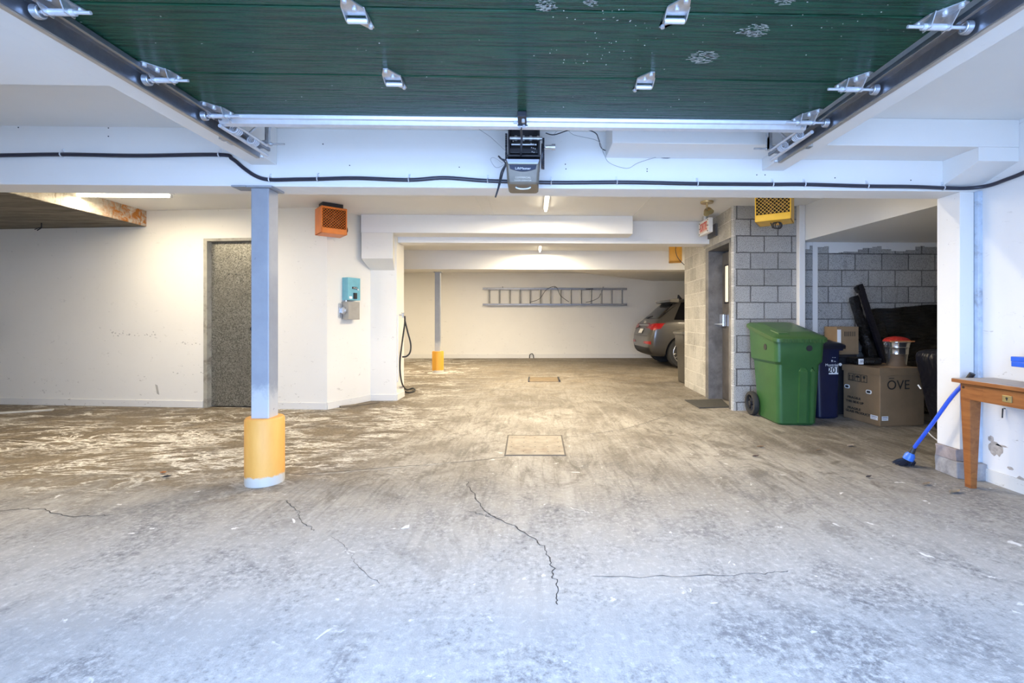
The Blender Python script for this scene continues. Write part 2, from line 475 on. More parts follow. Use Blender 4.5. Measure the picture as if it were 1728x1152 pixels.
# baseboards
def board(mb, p, q, h=.085, t=.012):
    p = Vector(p); q = Vector(q); d = (q - p).normalized(); n = Vector((d.y, -d.x, 0)) * t
    mb.prism([(p.x, p.y), (q.x, q.y), (q.x + n.x, q.y + n.y), (p.x + n.x, p.y + n.y)], 0, h)
b = MB()
board(b, L0, D0 - dAB * .02); board(b, D1 + dAB * .02, B); board(b, B, C_); board(b, C_, (XP, YP, 0)); board(b, (XP, YP, 0), (XP, 6.65, 0))
struct('baseboard_left', b, m_base, bevel=.003)
# corner pier's upper box carrying the duct, with the slanted underside
u0 = atY(610, 436, 6.05); u1 = atY(663, 436, 6.05); l0 = atY(625, 456, YP); l1 = Vector((XP, YP, l0.z))
b = MB()
b.bm.verts.ensure_lookup_table()
vs = [b.bm.verts.new(p) for p in [(u0.x, 6.05, u0.z), (u1.x, 6.05, u1.z), (l1.x - .03, YP + .002, l0.z), (l0.x, YP + .002, l0.z),
                                  (u0.x, 6.05, 2.2215), (u1.x, 6.05, 2.2215), (l1.x - .03, YP + .002, 2.2215), (l0.x, YP + .002, 2.2215)]]
for f in [(0, 3, 2, 1), (4, 5, 6, 7), (0, 1, 5, 4), (1, 2, 6, 5), (2, 3, 7, 6), (3, 0, 4, 7)]: b.bm.faces.new([vs[i] for i in f])
struct('trim_1', b, m_wall, 'corbelled boxing above the white corner pier')

b = MB(); b.box((-8.3, -.3, 0), (-8.1, 6.7, ZC)); b.box((-7, 6.6, 0), (-6.8, 13.6, ZC))
b.box((-8.3, 6.4, 0), (-6.8, 6.7, ZC)); struct('wall_outer', b, m_wall)
YW = G(900, 604).y
b = MB(); b.box((-7, YW, 0), (9, YW + .2, ZC)); struct('wall_back', b, m_wall, 'far painted garage wall behind the ladder')
b = MB(); b.box((-7, YW - .02, 0), (9, YW, .12)); struct('baseboard_back', b, m_base)
b = MB(); b.box((8.6, 7, 0), (8.8, 13.5, ZC)); struct('wall_far_right', b, m_wall)

# concrete block stair tower
TY = 5.49; XT = 2.40
def xl(y): return XT + (y - TY) * .052      # left face
OY0, OY1, OZ = 5.565, 6.37, 2.035
b = MB()
b.prism([(xl(OY1), OY1), (xl(7.6), 7.6), (2.9, 7.6), (2.9, OY1)], 0, ZC)
b.prism([(xl(OY0 - .0) - .0, OY0), (xl(OY1), OY1), (2.9, OY1), (2.9, OY0)], OZ + .06, ZC)
b.prism([(XT - .012, TY + .02), (XT + .008, TY), (XT + .03, TY + .001), (XT + .03, OY0), (xl(OY0), OY0)], 0, ZC)
struct('wall_block_side', b, m_blocky, 'grey concrete block wall with the dark door, left side')
b = MB()
b.box((XT + .03, TY, 0), (3.17, OY0, ZC)); b.box((2.62, OY0, 0), (3.17, OY1 + .6, ZC)) if False else None
b.box((3.15, 5.57, 0), (5.8, 5.77, ZC))
b.box((2.75, OY0, 0), (3.17, 5.77, ZC))
struct('wall_block_front', b, m_blockx, 'grey concrete block wall behind the bins')
b = MB(); b.box((2.8, 5.78, 0), (8.6, 7.6, ZC)); b.box((2.75, 5.6, 0), (2.95, OY1 + .2, ZC)); struct('wall_tower_core', b, m_wall)
p0 = atY(1349, 400, 5.43); p1 = atY(1359, 400, 5.43)
b = MB(); b.box((p0.x, 5.43, 0), (p1.x, 5.57, ZC)); struct('trim_2', b, m_whitepost, 'narrow white post on the block wall', bevel=.004)
p0 = atY(1372, 450, 5.56); p1 = atY(1380, 450, 5.56)
b = MB(); b.box((p0.x, 5.562, 0), (p1.x, 5.575, 2.04)); struct('trim_3', b, m_whitepost, 'white painted stripe on the block wall')
# ragged painted edge along the top of the blocks
b = MB(); top = []
xx = 3.26
pts = [(3.26, 2.04)]
low = []
while xx < 5.7:
    low.append((xx, 2.04 - .03 - abs(noise.noise(Vector((xx * 5, 1, 0)))) * .09 - (.05 if int(xx * 3) % 2 else 0))); xx += .06
for (x0, z0), (x1, z1) in zip(low, low[1:]): b.box((x0, 5.566, min(z0, z1)), (x1, 5.5705, 2.04))
struct('trim_4', b, m_whitepost, 'ragged band of white paint at the top of the block wall')

# alcove
b = MB(); b.box((5.7, 3.1, 0), (5.85, 5.8, ZC)); b.box((3.03, 3.11, 0), (5.8, 3.27, ZC)); struct('wall_alcove', b, m_wall)
b = MB(); b.prism([(3.40, 3.292), (5.8, 3.292), (5.8, 5.57), (3.24, 5.57)], 2.04, ZC); struct('ceiling_alcove', b, m_ceil, 'low dropped soffit over the storage alcove')
# right wall of the entrance bay
XR = 3.06
b = MB(); b.box((XR, -.3, 0), (XR + .15, 3.11, ZF + .1)); struct('wall_right', b, wall_paint('right_wall_paint', (.80, .79, .77), 1.0), 'white wall at right with peeling paint')
b = MB(); b.box((XR - .012, -.05, 0), (XR, 3.08, .085)); struct('baseboard_right', b, m_base)
b = MB(); b.box((2.93, 3.10, .195), (3.03, 3.28, ZB)); struct('trim_5', b, m_whitepost, 'white wooden post at the edge of the alcove', bevel=.003)
b = MB(); b.box((3.032, 3.07, .115), (3.075, 3.105, ZB)); struct('trim_6', b, M('blue_grey_steel', (.50, .58, .68), .45, 0, .12, 12, dirt=(.25, .25, .27), dirt_amt=.3), 'blue grey steel strip between post and right wall', bevel=.004)
# front wall around the garage opening
b = MB()
b.box((-8.3, -.42, 0), (-1.80, -.22, ZF + .1)); b.box((1.66, -.42, 0), (XR + .2, -.22, ZF + .1)); b.box((-1.80, -.42, 2.25), (1.66, -.22, ZF + .1))
struct('wall_front', b, m_wall)
b = MB(); b.box((-8.3, -.42, ZF), (XR + .15, BY0, ZF + .15)); struct('ceiling', b, m_ceil, 'white ceiling above the garage door')
b = MB(); b.box((-8.3, BY0, ZC), (8.8, 13.6, ZC + .15)); struct('ceiling_main', b, m_ceil, 'white ceiling of the main bay')

# beams
b = MB(); b.box((-8.1, BY0, ZB), (5.8, BY1, ZC)); struct('trim_7', b, m_beam, 'large white beam crossing the whole garage above the steel column', bevel=.006)
b = MB(); b.box((-1.85, -.22, 2.105), (-1.687, BY0, ZF)); struct('trim_8', b, m_beam, 'white beam along the left door track', bevel=.004)
b = MB(); b.box((1.548, -.22, 2.095), (1.695, BY0, ZF)); struct('trim_9', b, m_beam, 'white beam along the right door track', bevel=.004)
b = MB(); b.box((-8.1, -.22, 2.108), (-1.85, 2.075, ZF)); struct('ceiling_soffit', b, m_beam, 'lowered white soffit at upper left', bevel=.004)
xs = atY(1022, 252, BY0).x
b = MB(); b.box((xs, 2.83, 2.172), (1.548, BY0, ZF)); b.box((1.695, 2.83, 2.172), (XR, BY0, ZF)); struct('trim_10', b, m_beam, 'shallower white beam stepping down to the main beam', bevel=.004)
hx0 = 2.80
b = MB(); b.prism([(2.835, 2.085), (BY0, 2.0), (BY0, 2.1715), (2.835, 2.1715)], hx0, XR, 'x'); struct('trim_11', b, m_beam, 'sloped white haunch at the right wall')
b = MB(); b.box((-2.3, 6.36, 2.146), (2.53, 6.62, ZC)); struct('trim_12', b, m_beam, 'second white beam beside the exit sign', bevel=.005)
x0 = atY(609, 380, 6.05).x; x1 = atY(1068, 380, 6.05).x
b = MB(); b.box((x0, 6.05, 2.222), (x1, 6.358, ZC)); struct('trim_13', b, m_beam, 'boxed white duct in front of the second beam', bevel=.005)
yc = atD(900, 454, 9.1).y
b = MB(); b.box((-6.9, yc, 2.088), (8.6, yc + .3, ZC)); struct('trim_14', b, m_beam, 'third white beam resting on the far column', bevel=.005)
# sloped soffit deep at the right
s0 = atY(850, 458, YW); 
b = MB(); b.prism([(atY(845, 400, yc + .31).x, yc + .31), (8.55, yc + .31), (8.55, YW), (atY(1106, 400, YW).x - .1, YW)], 2.24, ZC); struct('ceiling_low_far', b, m_ceil)
# ceiling panel joints
b = MB()
for px, dy in ((800, 0), (820, 0), (1100, 0)):
    a = atZ(px, 332, ZC); e = Vector((a.x, 6.05, ZC))
    b.box((a.x - .012, 3.3, ZC - .006), (a.x + .012, 6.04, ZC + .01))
struct('trim_15', b, m_ceil, 'narrow joint strips on the main ceiling')

# old rough slab at upper left
def rough_mat():
    q = N('old_rough_concrete')
    n = q.noise(4, 8, .7, .6); x, y, z = q.sep()
    c = q.mix(q.rng(n, .3, .65), (.26, .21, .14), (.58, .54, .45))
    st = q.noise(5, 6, .7, .6, q.mapping((1, 3.0, .5)))
    c = q.mix(q.rng(st, .58, .66, 0, .8), c, (.16, .11, .06))
    r = q.rng(q.math('ADD', y, q.math('MULTIPLY', q.noise(9, 5, .7), .4)), 5.50, 5.68)
    c = q.mix(q.math('MULTIPLY', r, q.rng(q.noise(12, 5, .75, .8), .40, .56)), c, (.42, .15, .02))
    q.bump(n, .8, .02)
    return q.out(c, .9)
def slab_under():
    q = N('slab_form_boards'); n = q.noise(3, 8, .7, .6, q.mapping((.6, 5, 1)))
    c = q.mix(q.rng(n, .35, .7), (.10, .085, .06), (.26, .23, .18))
    q.bump(n, .8, .02); return q.out(c, .95)
xs0 = atY(230, 384, 5.8).x
sm_ = rough_mat()
b = MB(); b.prism([(-8.1, 3.295), (xs0 + .02, 3.295), (xs0, 5.85), (xs0, 6.2), (-8.1, 6.2)], 2.262, ZC - .001)
o = struct('ceiling_slab', b, slab_under(), 'old rough concrete slab with rust stained edge at upper left')
b = MB(); b.prism([(xs0 + .021, 3.3), (xs0 + .035, 3.3), (xs0 + .008, 6.15), (xs0 + .001, 6.15)], 2.266, ZC - .002)
obj('slab_edge', b, sm_, o, world=True)
hk = MB(); a = atZ(70, 376, 2.262); hk.tube([a, a + Vector((0, 0, -.06)), a + Vector((-.05, 0, -.09))], .006)
hk.tube([a + Vector((0, 0, -.05)), a + Vector((-.08, .0, -.08))], .005); obj('hook', hk, m_blackmetal, o, world=True)

# ------------------------------------------------------------------ doors in the walls
dr = struct('door_1', MB().prism([(D0.x + nin.x * .06, D0.y + nin.y * .06), (D1.x + nin.x * .06, D1.y + nin.y * .06), (D1.x + nin.x * .10, D1.y + nin.y * .10), (D0.x + nin.x * .10, D0.y + nin.y * .10)], .015, DZ - .01), m_zinc, 'plain galvanised steel door behind the blue column')
b = MB()
def fr(p, q, z0, z1, out=-.012, inn=.12):
    b.prism([(p.x + nin.x * out, p.y + nin.y * out), (q.x + nin.x * out, q.y + nin.y * out), (q.x + nin.x * inn, q.y + nin.y * inn), (p.x + nin.x * inn, p.y + nin.y * inn)], z0, z1)
fr(D0 - dAB * .012, D0 + dAB * .035, 0, DZ); fr(D1 - dAB * .035, D1 + dAB * .012, 0, DZ); fr(D0 + dAB * .035, D1 - dAB * .035, DZ - .035, DZ)
obj('door_frame', b, m_frame, dr, world=True, bevel=.002)
b = MB()
for px, py in ((380, 432), (380, 462), (392, 433), (392, 462), (400, 436), (407, 463), (379, 495), (393, 500), (408, 495), (407, 432)):
    p = on_wall(px); r_ = ray(px, py); z = HC + r_.z * (p.y / r_.y); b.sphere(p + nin * .06 + Vector((0, 0, z)), .006, n=5)
obj('rivet', b, m_blackmetal, dr, world=True)
p = on_wall(424); b = MB()
b.sphere(p + nin * .02 + Vector((0, 0, .98)), .03, n=8); b.cyl(p + nin * .06 + Vector((0, 0, .98)), p + nin * .02 + Vector((0, 0, .98)), .012)
obj('door_knob', b, m_blackmetal, dr, world=True, smooth=True)
b = MB(); b.cyl(p + nin * .065 + Vector((0, 0, 1.62)), p + nin * .045 + Vector((0, 0, 1.62)), .02); obj('lock', b, m_galv, dr, world=True)

# dark door in the block tower (slab recessed)
b = MB(); xs_ = 2.612
b.box((xs_, OY0 + .03, .012), (xs_ + .045, OY1 - .03, OZ - .03))
d2 = struct('door_2', b, m_dgrey, 'dark grey steel door with narrow glass strip in the block wall')
b = MB()
b.prism([(xl(OY1) - .03, OY1 - .055), (2.66, OY1 - .055), (2.66, OY1), (xl(OY1) - .03, OY1)], 0, OZ)
b.prism([(xl(OY1) - .03, OY1), (xl(OY1) - .003, OY1), (xl(OY1) - .003, OY1 + .055), (xl(OY1) - .03, OY1 + .055)], 0, OZ + .05)
b.prism([(xl(OY0) - .005, OY0), (2.66, OY0), (2.66, OY0 + .045), (xl(OY0) - .005, OY0 + .045)], 0, OZ)
b.prism([(xl(OY0) - .01, OY0 - .0), (2.66, OY0 + .0), (2.66, OY1), (xl(OY1) - .03, OY1 + .05)], OZ, OZ + .055)
obj('door_frame', b, m_gframe, d2, world=True, bevel=.003)
zt = HC + (541 - 445) * 6.0 / F; zb = HC + (541 - 508) * 6.0 / F
y0 = atX(1224.5, 470, xs_).y; y1 = atX(1230, 470, xs_).y
b = MB(); b.box((xs_ - .006, min(y0, y1), zb), (xs_ + .001, max(y0, y1), zt)); g = obj('glass_strip', b, emit('lit_stairwell_glass', (1, .72, .35), .55), d2, world=True)
b = MB(); b.box((xs_ - .01, min(y0, y1) - .02, zb - .02), (xs_ - .002, min(y0, y1), zt + .02)); b.box((xs_ - .01, max(y0, y1), zb - .02), (xs_ - .002, max(y0, y1) + .02, zt + .02))
b.box((xs_ - .01, min(y0, y1) - .02, zt), (xs_ - .002, max(y0, y1) + .02, zt + .02)); b.box((xs_ - .01, min(y0, y1) - .02, zb - .02), (xs_ - .002, max(y0, y1) + .02, zb))
obj('glass_frame', b, m_blackmetal, d2, world=True)
hz = HC
yy = atX(1221, 541, xs_).y
b = MB(); b.box((xs_ - .05, yy - .10, hz - .08), (xs_, yy + .03, hz + .09)); obj('handle_box', b, M('chrome', (.8, .82, .85), .2, .9, .03), d2, world=True, bevel=.008)
b = MB(); b.tube([(xs_ - .05, yy + .02, hz - .05), (xs_ - .10, yy + .02, hz - .05), (xs_ - .105, yy + .12, hz - .05)], .012); obj('door_handle', b, m_galv, d2, world=True, smooth=True)

# ------------------------------------------------------------------ GARAGE DOOR
ZD = 2.126; XL, XRd = -1.605, 1.44
ys = [2.386, 1.99, 1.56, 1.13, .70, .27]
gd = thing('garage_door', 'raised dark green sectional garage door with embossed grain overhead', 'garage door', ((XL + XRd) / 2, 1.4, ZD))
for a, c in zip(ys, ys[1:]):
    b = MB(); b.box((XL, c + .0025, ZD), (XRd, a - .0025, ZD + .045)); obj('door_section', b, m_green, gd, world=True, bevel=.006, seg=3)
b = MB()
b.prism([(2.383, ZD - .002), (2.386, ZD - .016), (2.395, ZD - .020), (2.405, ZD - .038), (2.43, ZD - .044), (2.446, ZD - .03), (2.446, ZD + .046), (2.383, ZD + .046)], XL - .0, XRd, 'x')
obj('bottom_rail', b, m_alu, gd, world=True, bevel=.002)
b = MB(); b.tube([(XL, 2.457, ZD), (XRd, 2.457, ZD)], .014, 12); obj('bottom_seal', b, m_galv, gd, world=True, smooth=True)
def hinge(px, py, flip, sc=1.0):
    c = atZ(px, py, ZD - .006); f = flip
    b = MB()
    # leaf toward camera (towards smaller y)
    b.prism([(c.x - .037, c.y - .012), (c.x - .037, c.y - .055), (c.x - .012 * f - .006, c.y - .10), (c.x - .012 * f + .012, c.y - .10), (c.x + .037, c.y - .045), (c.x + .037, c.y - .012)], ZD - .006, ZD - .001)
    # leaf toward the seal
    b.prism([(c.x - .037, c.y + .006), (c.x + .037, c.y + .006), (c.x + .034 * f + .004 * f, c.y + .055), (c.x + .02 * f, c.y + .06)], ZD - .006, ZD - .001)
    # side ears
    for s_ in (-1, 1):
        b.prism([(c.y - .05, ZD - .002), (c.y + .012, ZD - .002), (c.y + .008, ZD - .022), (c.y - .01, ZD - .022)], c.x + s_ * .037 - .002, c.x + s_ * .037 + .002, 'x')
    h = obj('hinge', b, m_galv, gd, world=True)
    b = MB(); b.cyl((c.x - .034, c.y, ZD - .018), (c.x + .034, c.y, ZD - .018), .009, 14); obj('hinge_pin', b, m_alu, h, world=True, smooth=True)
    b = MB()
    for dx, dy in ((-.012 * f, -.085), (.005 * f, -.045), (.028 * f, .045)):
        b.cyl((c.x + dx, c.y + dy, ZD - .014), (c.x + dx, c.y + dy, ZD - .004), .0075, 8)
    obj('bolt', b, m_alu, h, world=True)
hinge(604, 30, 1); hinge(1138, 30, -1); hinge(666, 138, 1); hinge(1086, 143, -1)
TL = [(-1.648, -1.575)]; 
def roller_bracket(side, y):
    # side -1 left, +1 right
    xe = XL if side < 0 else XRd
    xt = -1.625 if side < 0 else 1.498
    s = side
    b = MB()
    b.prism([(xe - s * .10, y + .035), (xe - s * .085, y + .05), (xe - s * .012, y + .02), (xe - s * .012, y - .085), (xe - s * .03, y - .09), (xe - s * .09, y - .02)], ZD - .005, ZD - .001)
    b.prism([(y - .06, ZD - .003), (y + .02, ZD - .003), (y + .015, ZD - .045), (y - .02, ZD - .045)], xe - s * .018, xe - s * .014, 'x')
    b.prism([(y - .04, ZD - .003), (y + .02, ZD - .003), (y + .015, ZD - .045), (y - .02, ZD - .045)], xe - s * .086, xe - s * .082, 'x')
    br = obj('roller_bracket', b, m_galv, gd, world=True)
    b = MB(); b.cyl((xe - s * .15, y, ZD - .033), (xt, y, ZD - .033), .0058, 12); b.cyl((xe - s * .10, y, ZD - .033), (xe - s * .0, y, ZD - .033), .011, 12)
    obj('roller_stem', b, m_alu, br, world=True, smooth=True)
    b = MB(); b.cyl((xt - s * .009, y, ZD - .033), (xt + s * .009, y, ZD - .033), .0225, 20); b.torus(.016, .004, Matrix.Translation((xt - s * .01, y, ZD - .033)) @ Matrix.Rotation(PI / 2, 4, 'Y'))
    obj('roller', b, m_galv, br, world=True, smooth=True)
    b = MB()
    for dx, dy in ((-.03, -.075), (-.05, -.035), (-.088, .03)): b.cyl((xe + s * dx, y + dy, ZD - .016), (xe + s * dx, y + dy, ZD - .004), .008, 8)
    obj('bolt', b, m_alu, br, world=True)
for y in (1.99, 1.56, 2.33):
    roller_bracket(-1, y); roller_bracket(1, y + .0)
# opener arm attached to the lower edge
c = atZ(881, 195, ZD - .01)
b = MB(); b.prism([(c.x - .022, 2.30), (c.x + .022, 2.30), (c.x + .022, 2.44), (c.x - .022, 2.44)], ZD - .03, ZD - .004); b.box((c.x - .026, 2.40, ZD - .035), (c.x + .028, 2.445, ZD - .018)); ab = obj('arm_bracket', b, m_blackmetal, gd, world=True, bevel=.002)
b = MB()
for dx, dy in ((.006, 2.335), (.008, 2.405), (-.015, 2.41)): b.cyl((c.x + dx, dy, ZD - .046), (c.x + dx, dy, ZD - .03), .008, 8)
obj('bolt', b, m_alu, ab, world=True)
b = MB(); b.box((c.x - .045, 2.385, ZD - .028), (c.x - .026, 2.44, ZD - .018)); obj('arm_clip', b, m_alu, ab, world=True)
e = atY(879, 262, 2.76)
b = MB(); b.tube([(c.x - .008, 2.41, ZD - .04), (c.x - .006, 2.52, ZD - .045), (e.x, 2.76, e.z)], .006, 8); obj('pull_arm', b, m_blackmetal, gd, world=True)
# scuffs with their own shape on the panel
def scuff(px, py, rx, ry, n, k):
    q0 = atZ(px, py, ZD - .0022); b = MB()
    for i in range(n):
        a = random.uniform(0, 2 * PI); rr = math.sqrt(random.random())
        x = q0.x + rx * rr * math.cos(a); y = q0.y + ry * rr * math.sin(a); l = random.uniform(.003, .014); w = random.uniform(.0006, .0018)
        t = random.uniform(-.35, .35)
        dx, dy = l * math.cos(t), l * math.sin(t)
        b.quad([(x - dx, y - dy - w, ZD - .0012), (x + dx, y + dy - w, ZD - .0012), (x + dx, y + dy + w, ZD - .0012), (x - dx, y - dy + w, ZD - .0012)])
    obj('scuff', b, m_scuff, gd, world=True)
m_scuff = M('scuff_chalk', (.42, .45, .43), .7)
scuff(1272, 53, .05, .04, 90, 1); scuff(1186, 97, .055, .045, 120, 2); scuff(922, 10, .03, .03, 60, 3); scuff(998, 5, .02, .02, 30, 4); scuff(1323, 3, .03, .02, 40, 5)
b = MB()
for i in range(70):
    p = atZ(random.gauss(1010, 45) if i % 2 else random.uniform(900, 1500), random.uniform(15, 110), ZD - .0012); r = random.uniform(.0008, .002)
    b.quad([(p.x - r, p.y - r, ZD - .0012), (p.x + r, p.y - r, ZD - .0012), (p.x + r, p.y + r, ZD - .0012), (p.x - r, p.y + r, ZD - .0012)])
obj('paint_fleck', b, M('fleck', (.7, .72, .7), .6), gd, world=True)

# ------------------------------------------------------------------ TRACKS
def track(side):
    s = side; xo = -1.648 if s < 0 else 1.520; YE = 2.83
    t = thing('door_track', ('steel door track running under the left beam' if s < 0 else 'steel door track running under the right beam'), 'door track', (xo, 1.5, 2.06), group=None)
    z0 = 2.062; i = -s                       # inward direction
    prof = [(0, z0), (i * .004, z0), (i * .004, z0 + .055), (i * .060, z0 + .055), (i * .060, z0 + .042), (i * .052, z0 + .040), (i * .052, z0 + .037), (i * .064, z0 + .039), (i * .064, z0 + .059), (0, z0 + .059)]
    b = MB(); b.prism([(xo + p[0], p[1]) for p in prof], -.1, YE, 'y'); obj('rail', b, m_track, t, world=True, bevel=.0015)
    b = MB(); b.prism([(xo, z0 - .004), (xo + s * .020, z0 - .004), (xo + s * .020, z0), (xo + s * .004, z0), (xo + s * .004, z0 + .05), (xo, z0 + .05)], -.1, YE + .0, 'y'); obj('angle_iron', b, m_angle, t, world=True)
    # hanger bracket near the end, perforated, fixed to the beam
    xb = -1.687 if s < 0 else 1.548
    b = MB(); b.box((min(xo + s * .004, xb + s * .02), 2.62, z0 + .01), (max(xo + s * .004, xb + s * .02), 2.66, z0 + .036)); b.box((min(xb, xb + s * .05), 2.60, 2.085 if s < 0 else 2.075), (max(xb, xb + s * .05), 2.64, 2.105 if s < 0 else 2.095))
    obj('hanger', b, m_galv, t, world=True)
    # brace of perforated angle
    xm = xo + i * .115
    b = MB(); b.box((xm - .010, 2.70, 2.10), (xm + .010, 2.72, 2.30)); b.box((xm - .010, 2.70, 2.10), (xm - .007, 2.74, 2.30))
    b.tube([(xm, 2.71, 2.16), (xm + i * .07, 2.71, 2.34)], .008, 4); b.tube([(xm, 2.705, 2.115), (xm - i * .115, 2.705, 2.10)], .007, 6); b.tube([(xm, 2.705, 2.25), (xm - i * .10, 2.66, 2.12)], .006, 6)
    br = obj('brace', b, m_galv, t, world=True)
    b = MB(); b.tube([(xm - i * .06, 2.73, 2.108), (xm + i * .085, 2.73, 2.108)], .0055, 8); b.cyl((xm - i * .01, 2.73, 2.108), (xm + i * .012, 2.73, 2.108), .012, 10)
    obj('stop_bolt', b, m_galv, br, world=True, smooth=True)
    # torsion cushion / spring bumpers lying beside the track
    for yy_ in (2.47, 2.62):
        b = MB()
        for k in range(4):
            b.torus(.020, .004, Matrix.Translation((xo + i * .075, yy_ + k * .013, 2.088)) @ Matrix.Rotation(PI / 2, 4, 'X'), 16, 6)
        obj('spring_bumper', b, m_alu, t, world=True, smooth=True)
    b = MB(); b.tube([(xo + i * .105, 2.38, 2.095), (xo + i * .105, 2.72, 2.095)], .007, 8); b.tube([(xo + i * .05, 2.40, 2.075), (xo + i * .05, 2.82, 2.072)], .010, 8)
    obj('guide_rod', b, m_alu, t, world=True, smooth=True)
    b = MB(); b.cyl((xo + i * .03, 2.80, 2.052), (xo + i * .03, 2.80, 2.062), .012, 8); obj('end_bolt', b, m_alu, t, world=True)
track(-1); track(1)

# ------------------------------------------------------------------ DOOR OPENER
oy = 2.78
def O(x, y, Y=oy): return atY(x, y, Y)
op = thing('garage_door_opener', 'black and bronze garage door opener hanging in front of the main beam', 'garage door opener', O(885, 264))
tl = O(857, 216); brr = O(911, 264)
b = MB(); b.box((tl.x, oy + .02, brr.z), (tl.x + .012, BY0 - .002, ZF - .02)); b.box((brr.x - .012, oy + .02, brr.z), (brr.x, BY0 - .002, ZF - .02)); b.box((tl.x, oy + .12, brr.z - .02), (brr.x, BY0 - .001, ZF - .03))
b.box((tl.x + .01, oy + .03, O(0, 238).z - .15 + .12), (brr.x - .01, oy + .12, O(0, 238).z)); b.box((tl.x - .004, oy, brr.z), (brr.x + .004, oy + .3, brr.z + .012))
obj('chassis', b, m_black, op, world=True, bevel=.003)
b = MB(); z1 = O(0, 222).z; b.cyl((tl.x + .01, oy + .02, z1), (brr.x + .015, oy + .02, z1), .010); b.cyl((tl.x + .02, oy + .04, z1 - .03), (brr.x - .02, oy + .04, z1 - .03), .007)
for k in range(4): b.cyl((tl.x + .04 + k * .045, oy + .02, z1), (tl.x + .055 + k * .045, oy + .02, z1), .016)
obj('shaft', b, m_galv, op, world=True, smooth=True)
for i in range(9):
    b = MB(); b.sphere(O(866 + (i * 37) % 38, 238 + (i * 13) % 20, oy + .018), .004, n=5); obj('screw', b, m_alu, op, world=True)
# sprocket and chain at each side
b = MB()
for xx, n0 in ((O(856, 0).x - .006, 216), (O(917, 0).x, 224)):
    b = MB(); zt_, zb_ = O(0, n0).z, O(0, 262 if n0 < 220 else 277).z; k = 0; z = zb_
    while z < zt_: b.box((xx - .006, oy - .006, z), (xx + .006, oy + .012, z + .009)); z += .0135
    obj('chain', b, m_blackmetal, op, world=True)
b = MB(); xx = O(917, 0).x; zc_ = O(0, 250).z; b.cyl((xx - .012, oy + .05, zc_), (xx - .004, oy + .05, zc_), .075, 24); obj('sprocket', b, m_blackmetal, op, world=True, smooth=True)
b = MB(); b.cyl(O(920, 248, oy + .05), O(932, 248, oy + .05), .013); b.cyl(O(931, 248, oy + .05), O(937, 248, oy + .05), .019)
obj('shaft_end', b, m_galv, op, world=True, smooth=True)
# housing
hx0_, hx1_ = O(854, 0).x, O(911, 0).x; hz1, hz0 = O(0, 263).z, O(0, 304).z; w_ = (hx1_ - hx0_) / 2; cx_ = (hx0_ + hx1_) / 2
m_bronze = M('bronze_housing', (.17, .145, .11), .45, .15, .12, 18)
b = MB()
b.loft([rrect(cx_, oy + .10, w_ * .86, .10, .02, hz0 + 0), rrect(cx_, oy + .10, w_ * .93, .11, .02, hz0 + .01), rrect(cx_, oy + .10, w_ * .99, .115, .016, hz1 - .035), rrect(cx_, oy + .10, w_, .12, .012, hz1 - .028), rrect(cx_, oy + .10, w_, .12, .012, hz1)])
hs = obj('housing', b, m_bronze, op, world=True, smooth=True, bevel=0)
b = MB(); b.prism([(hx0_ + .002, hz1), (hx1_ - .002, hz1), (hx1_ - .012, hz1 - .028), (hx0_ + .014, hz1 - .028)], oy - .030, oy - .02, 'y'); obj('top_band', b, M('silver_band', (.55, .6, .72), .3, .6, .05), hs, world=True, bevel=.003)
b = MB(); pts = [(cx_ - .082, hz1 - .032), (cx_ + .082, hz1 - .032), (cx_ + .076, hz1 - .055)] + [(cx_ + .076 - .152 * k / 8, hz1 - .055 - .016 * math.sin(PI * k / 8)) for k in range(1, 8)] + [(cx_ - .076, hz1 - .055)]
b.prism(pts, oy - .020, oy - .009, 'y'); nb = obj('name_panel', b, M('panel_navy', (.03, .035, .06), .35), hs, world=True)
text('lettering', 'LiftMaster', .020, m_white, nb, (cx_, oy - .0215, hz1 - .054), (1, 0, 0), (0, 0, 1), world=True, sx=1.15)
m_cream = M('cream_print', (.75, .68, .55), .5)
text('lettering', 'COMMERCIAL', .015, m_cream, hs, (cx_, oy - .0135, hz0 + .036), (1, 0, 0), (0, 0, 1), world=True)
text('lettering', 'DOOR OPERATOR', .012, m_cream, hs, (cx_, oy - .0125, hz0 + .019), (1, 0, 0), (0, 0, 1), world=True)
b = MB(); b.tube([(cx_ + .045 * math.cos(a), oy + .05, hz0 - .002 - .012 * math.sin(a)) for a in [PI * k / 8 for k in range(9)]], .005); obj('lens_rim', b, m_alu, hs, world=True, smooth=True)
b = MB()
b.tube(spline([O(854, 270, oy), O(846, 268, oy), O(841, 263, oy), O(845, 267, oy), O(853, 276, oy), O(846, 290, oy), O(841, 315, oy), O(836, 333, oy)]), .0045)
b.tube(spline([O(855, 276, oy), O(849, 290, oy), O(843, 312, oy), O(836, 333, oy)]), .0045)
obj('pull_cord', b, m_black, op, world=True, smooth=True)
b = MB(); b.tube(spline([O(855, 275), O(838, 283), O(828, 270), O(833, 266), O(848, 275)]), .0016, 6); b.tube([O(801, 213), O(828, 231), O(857, 258)], .0016, 6)
obj('thin_wire', b, m_wire, op, world=True)

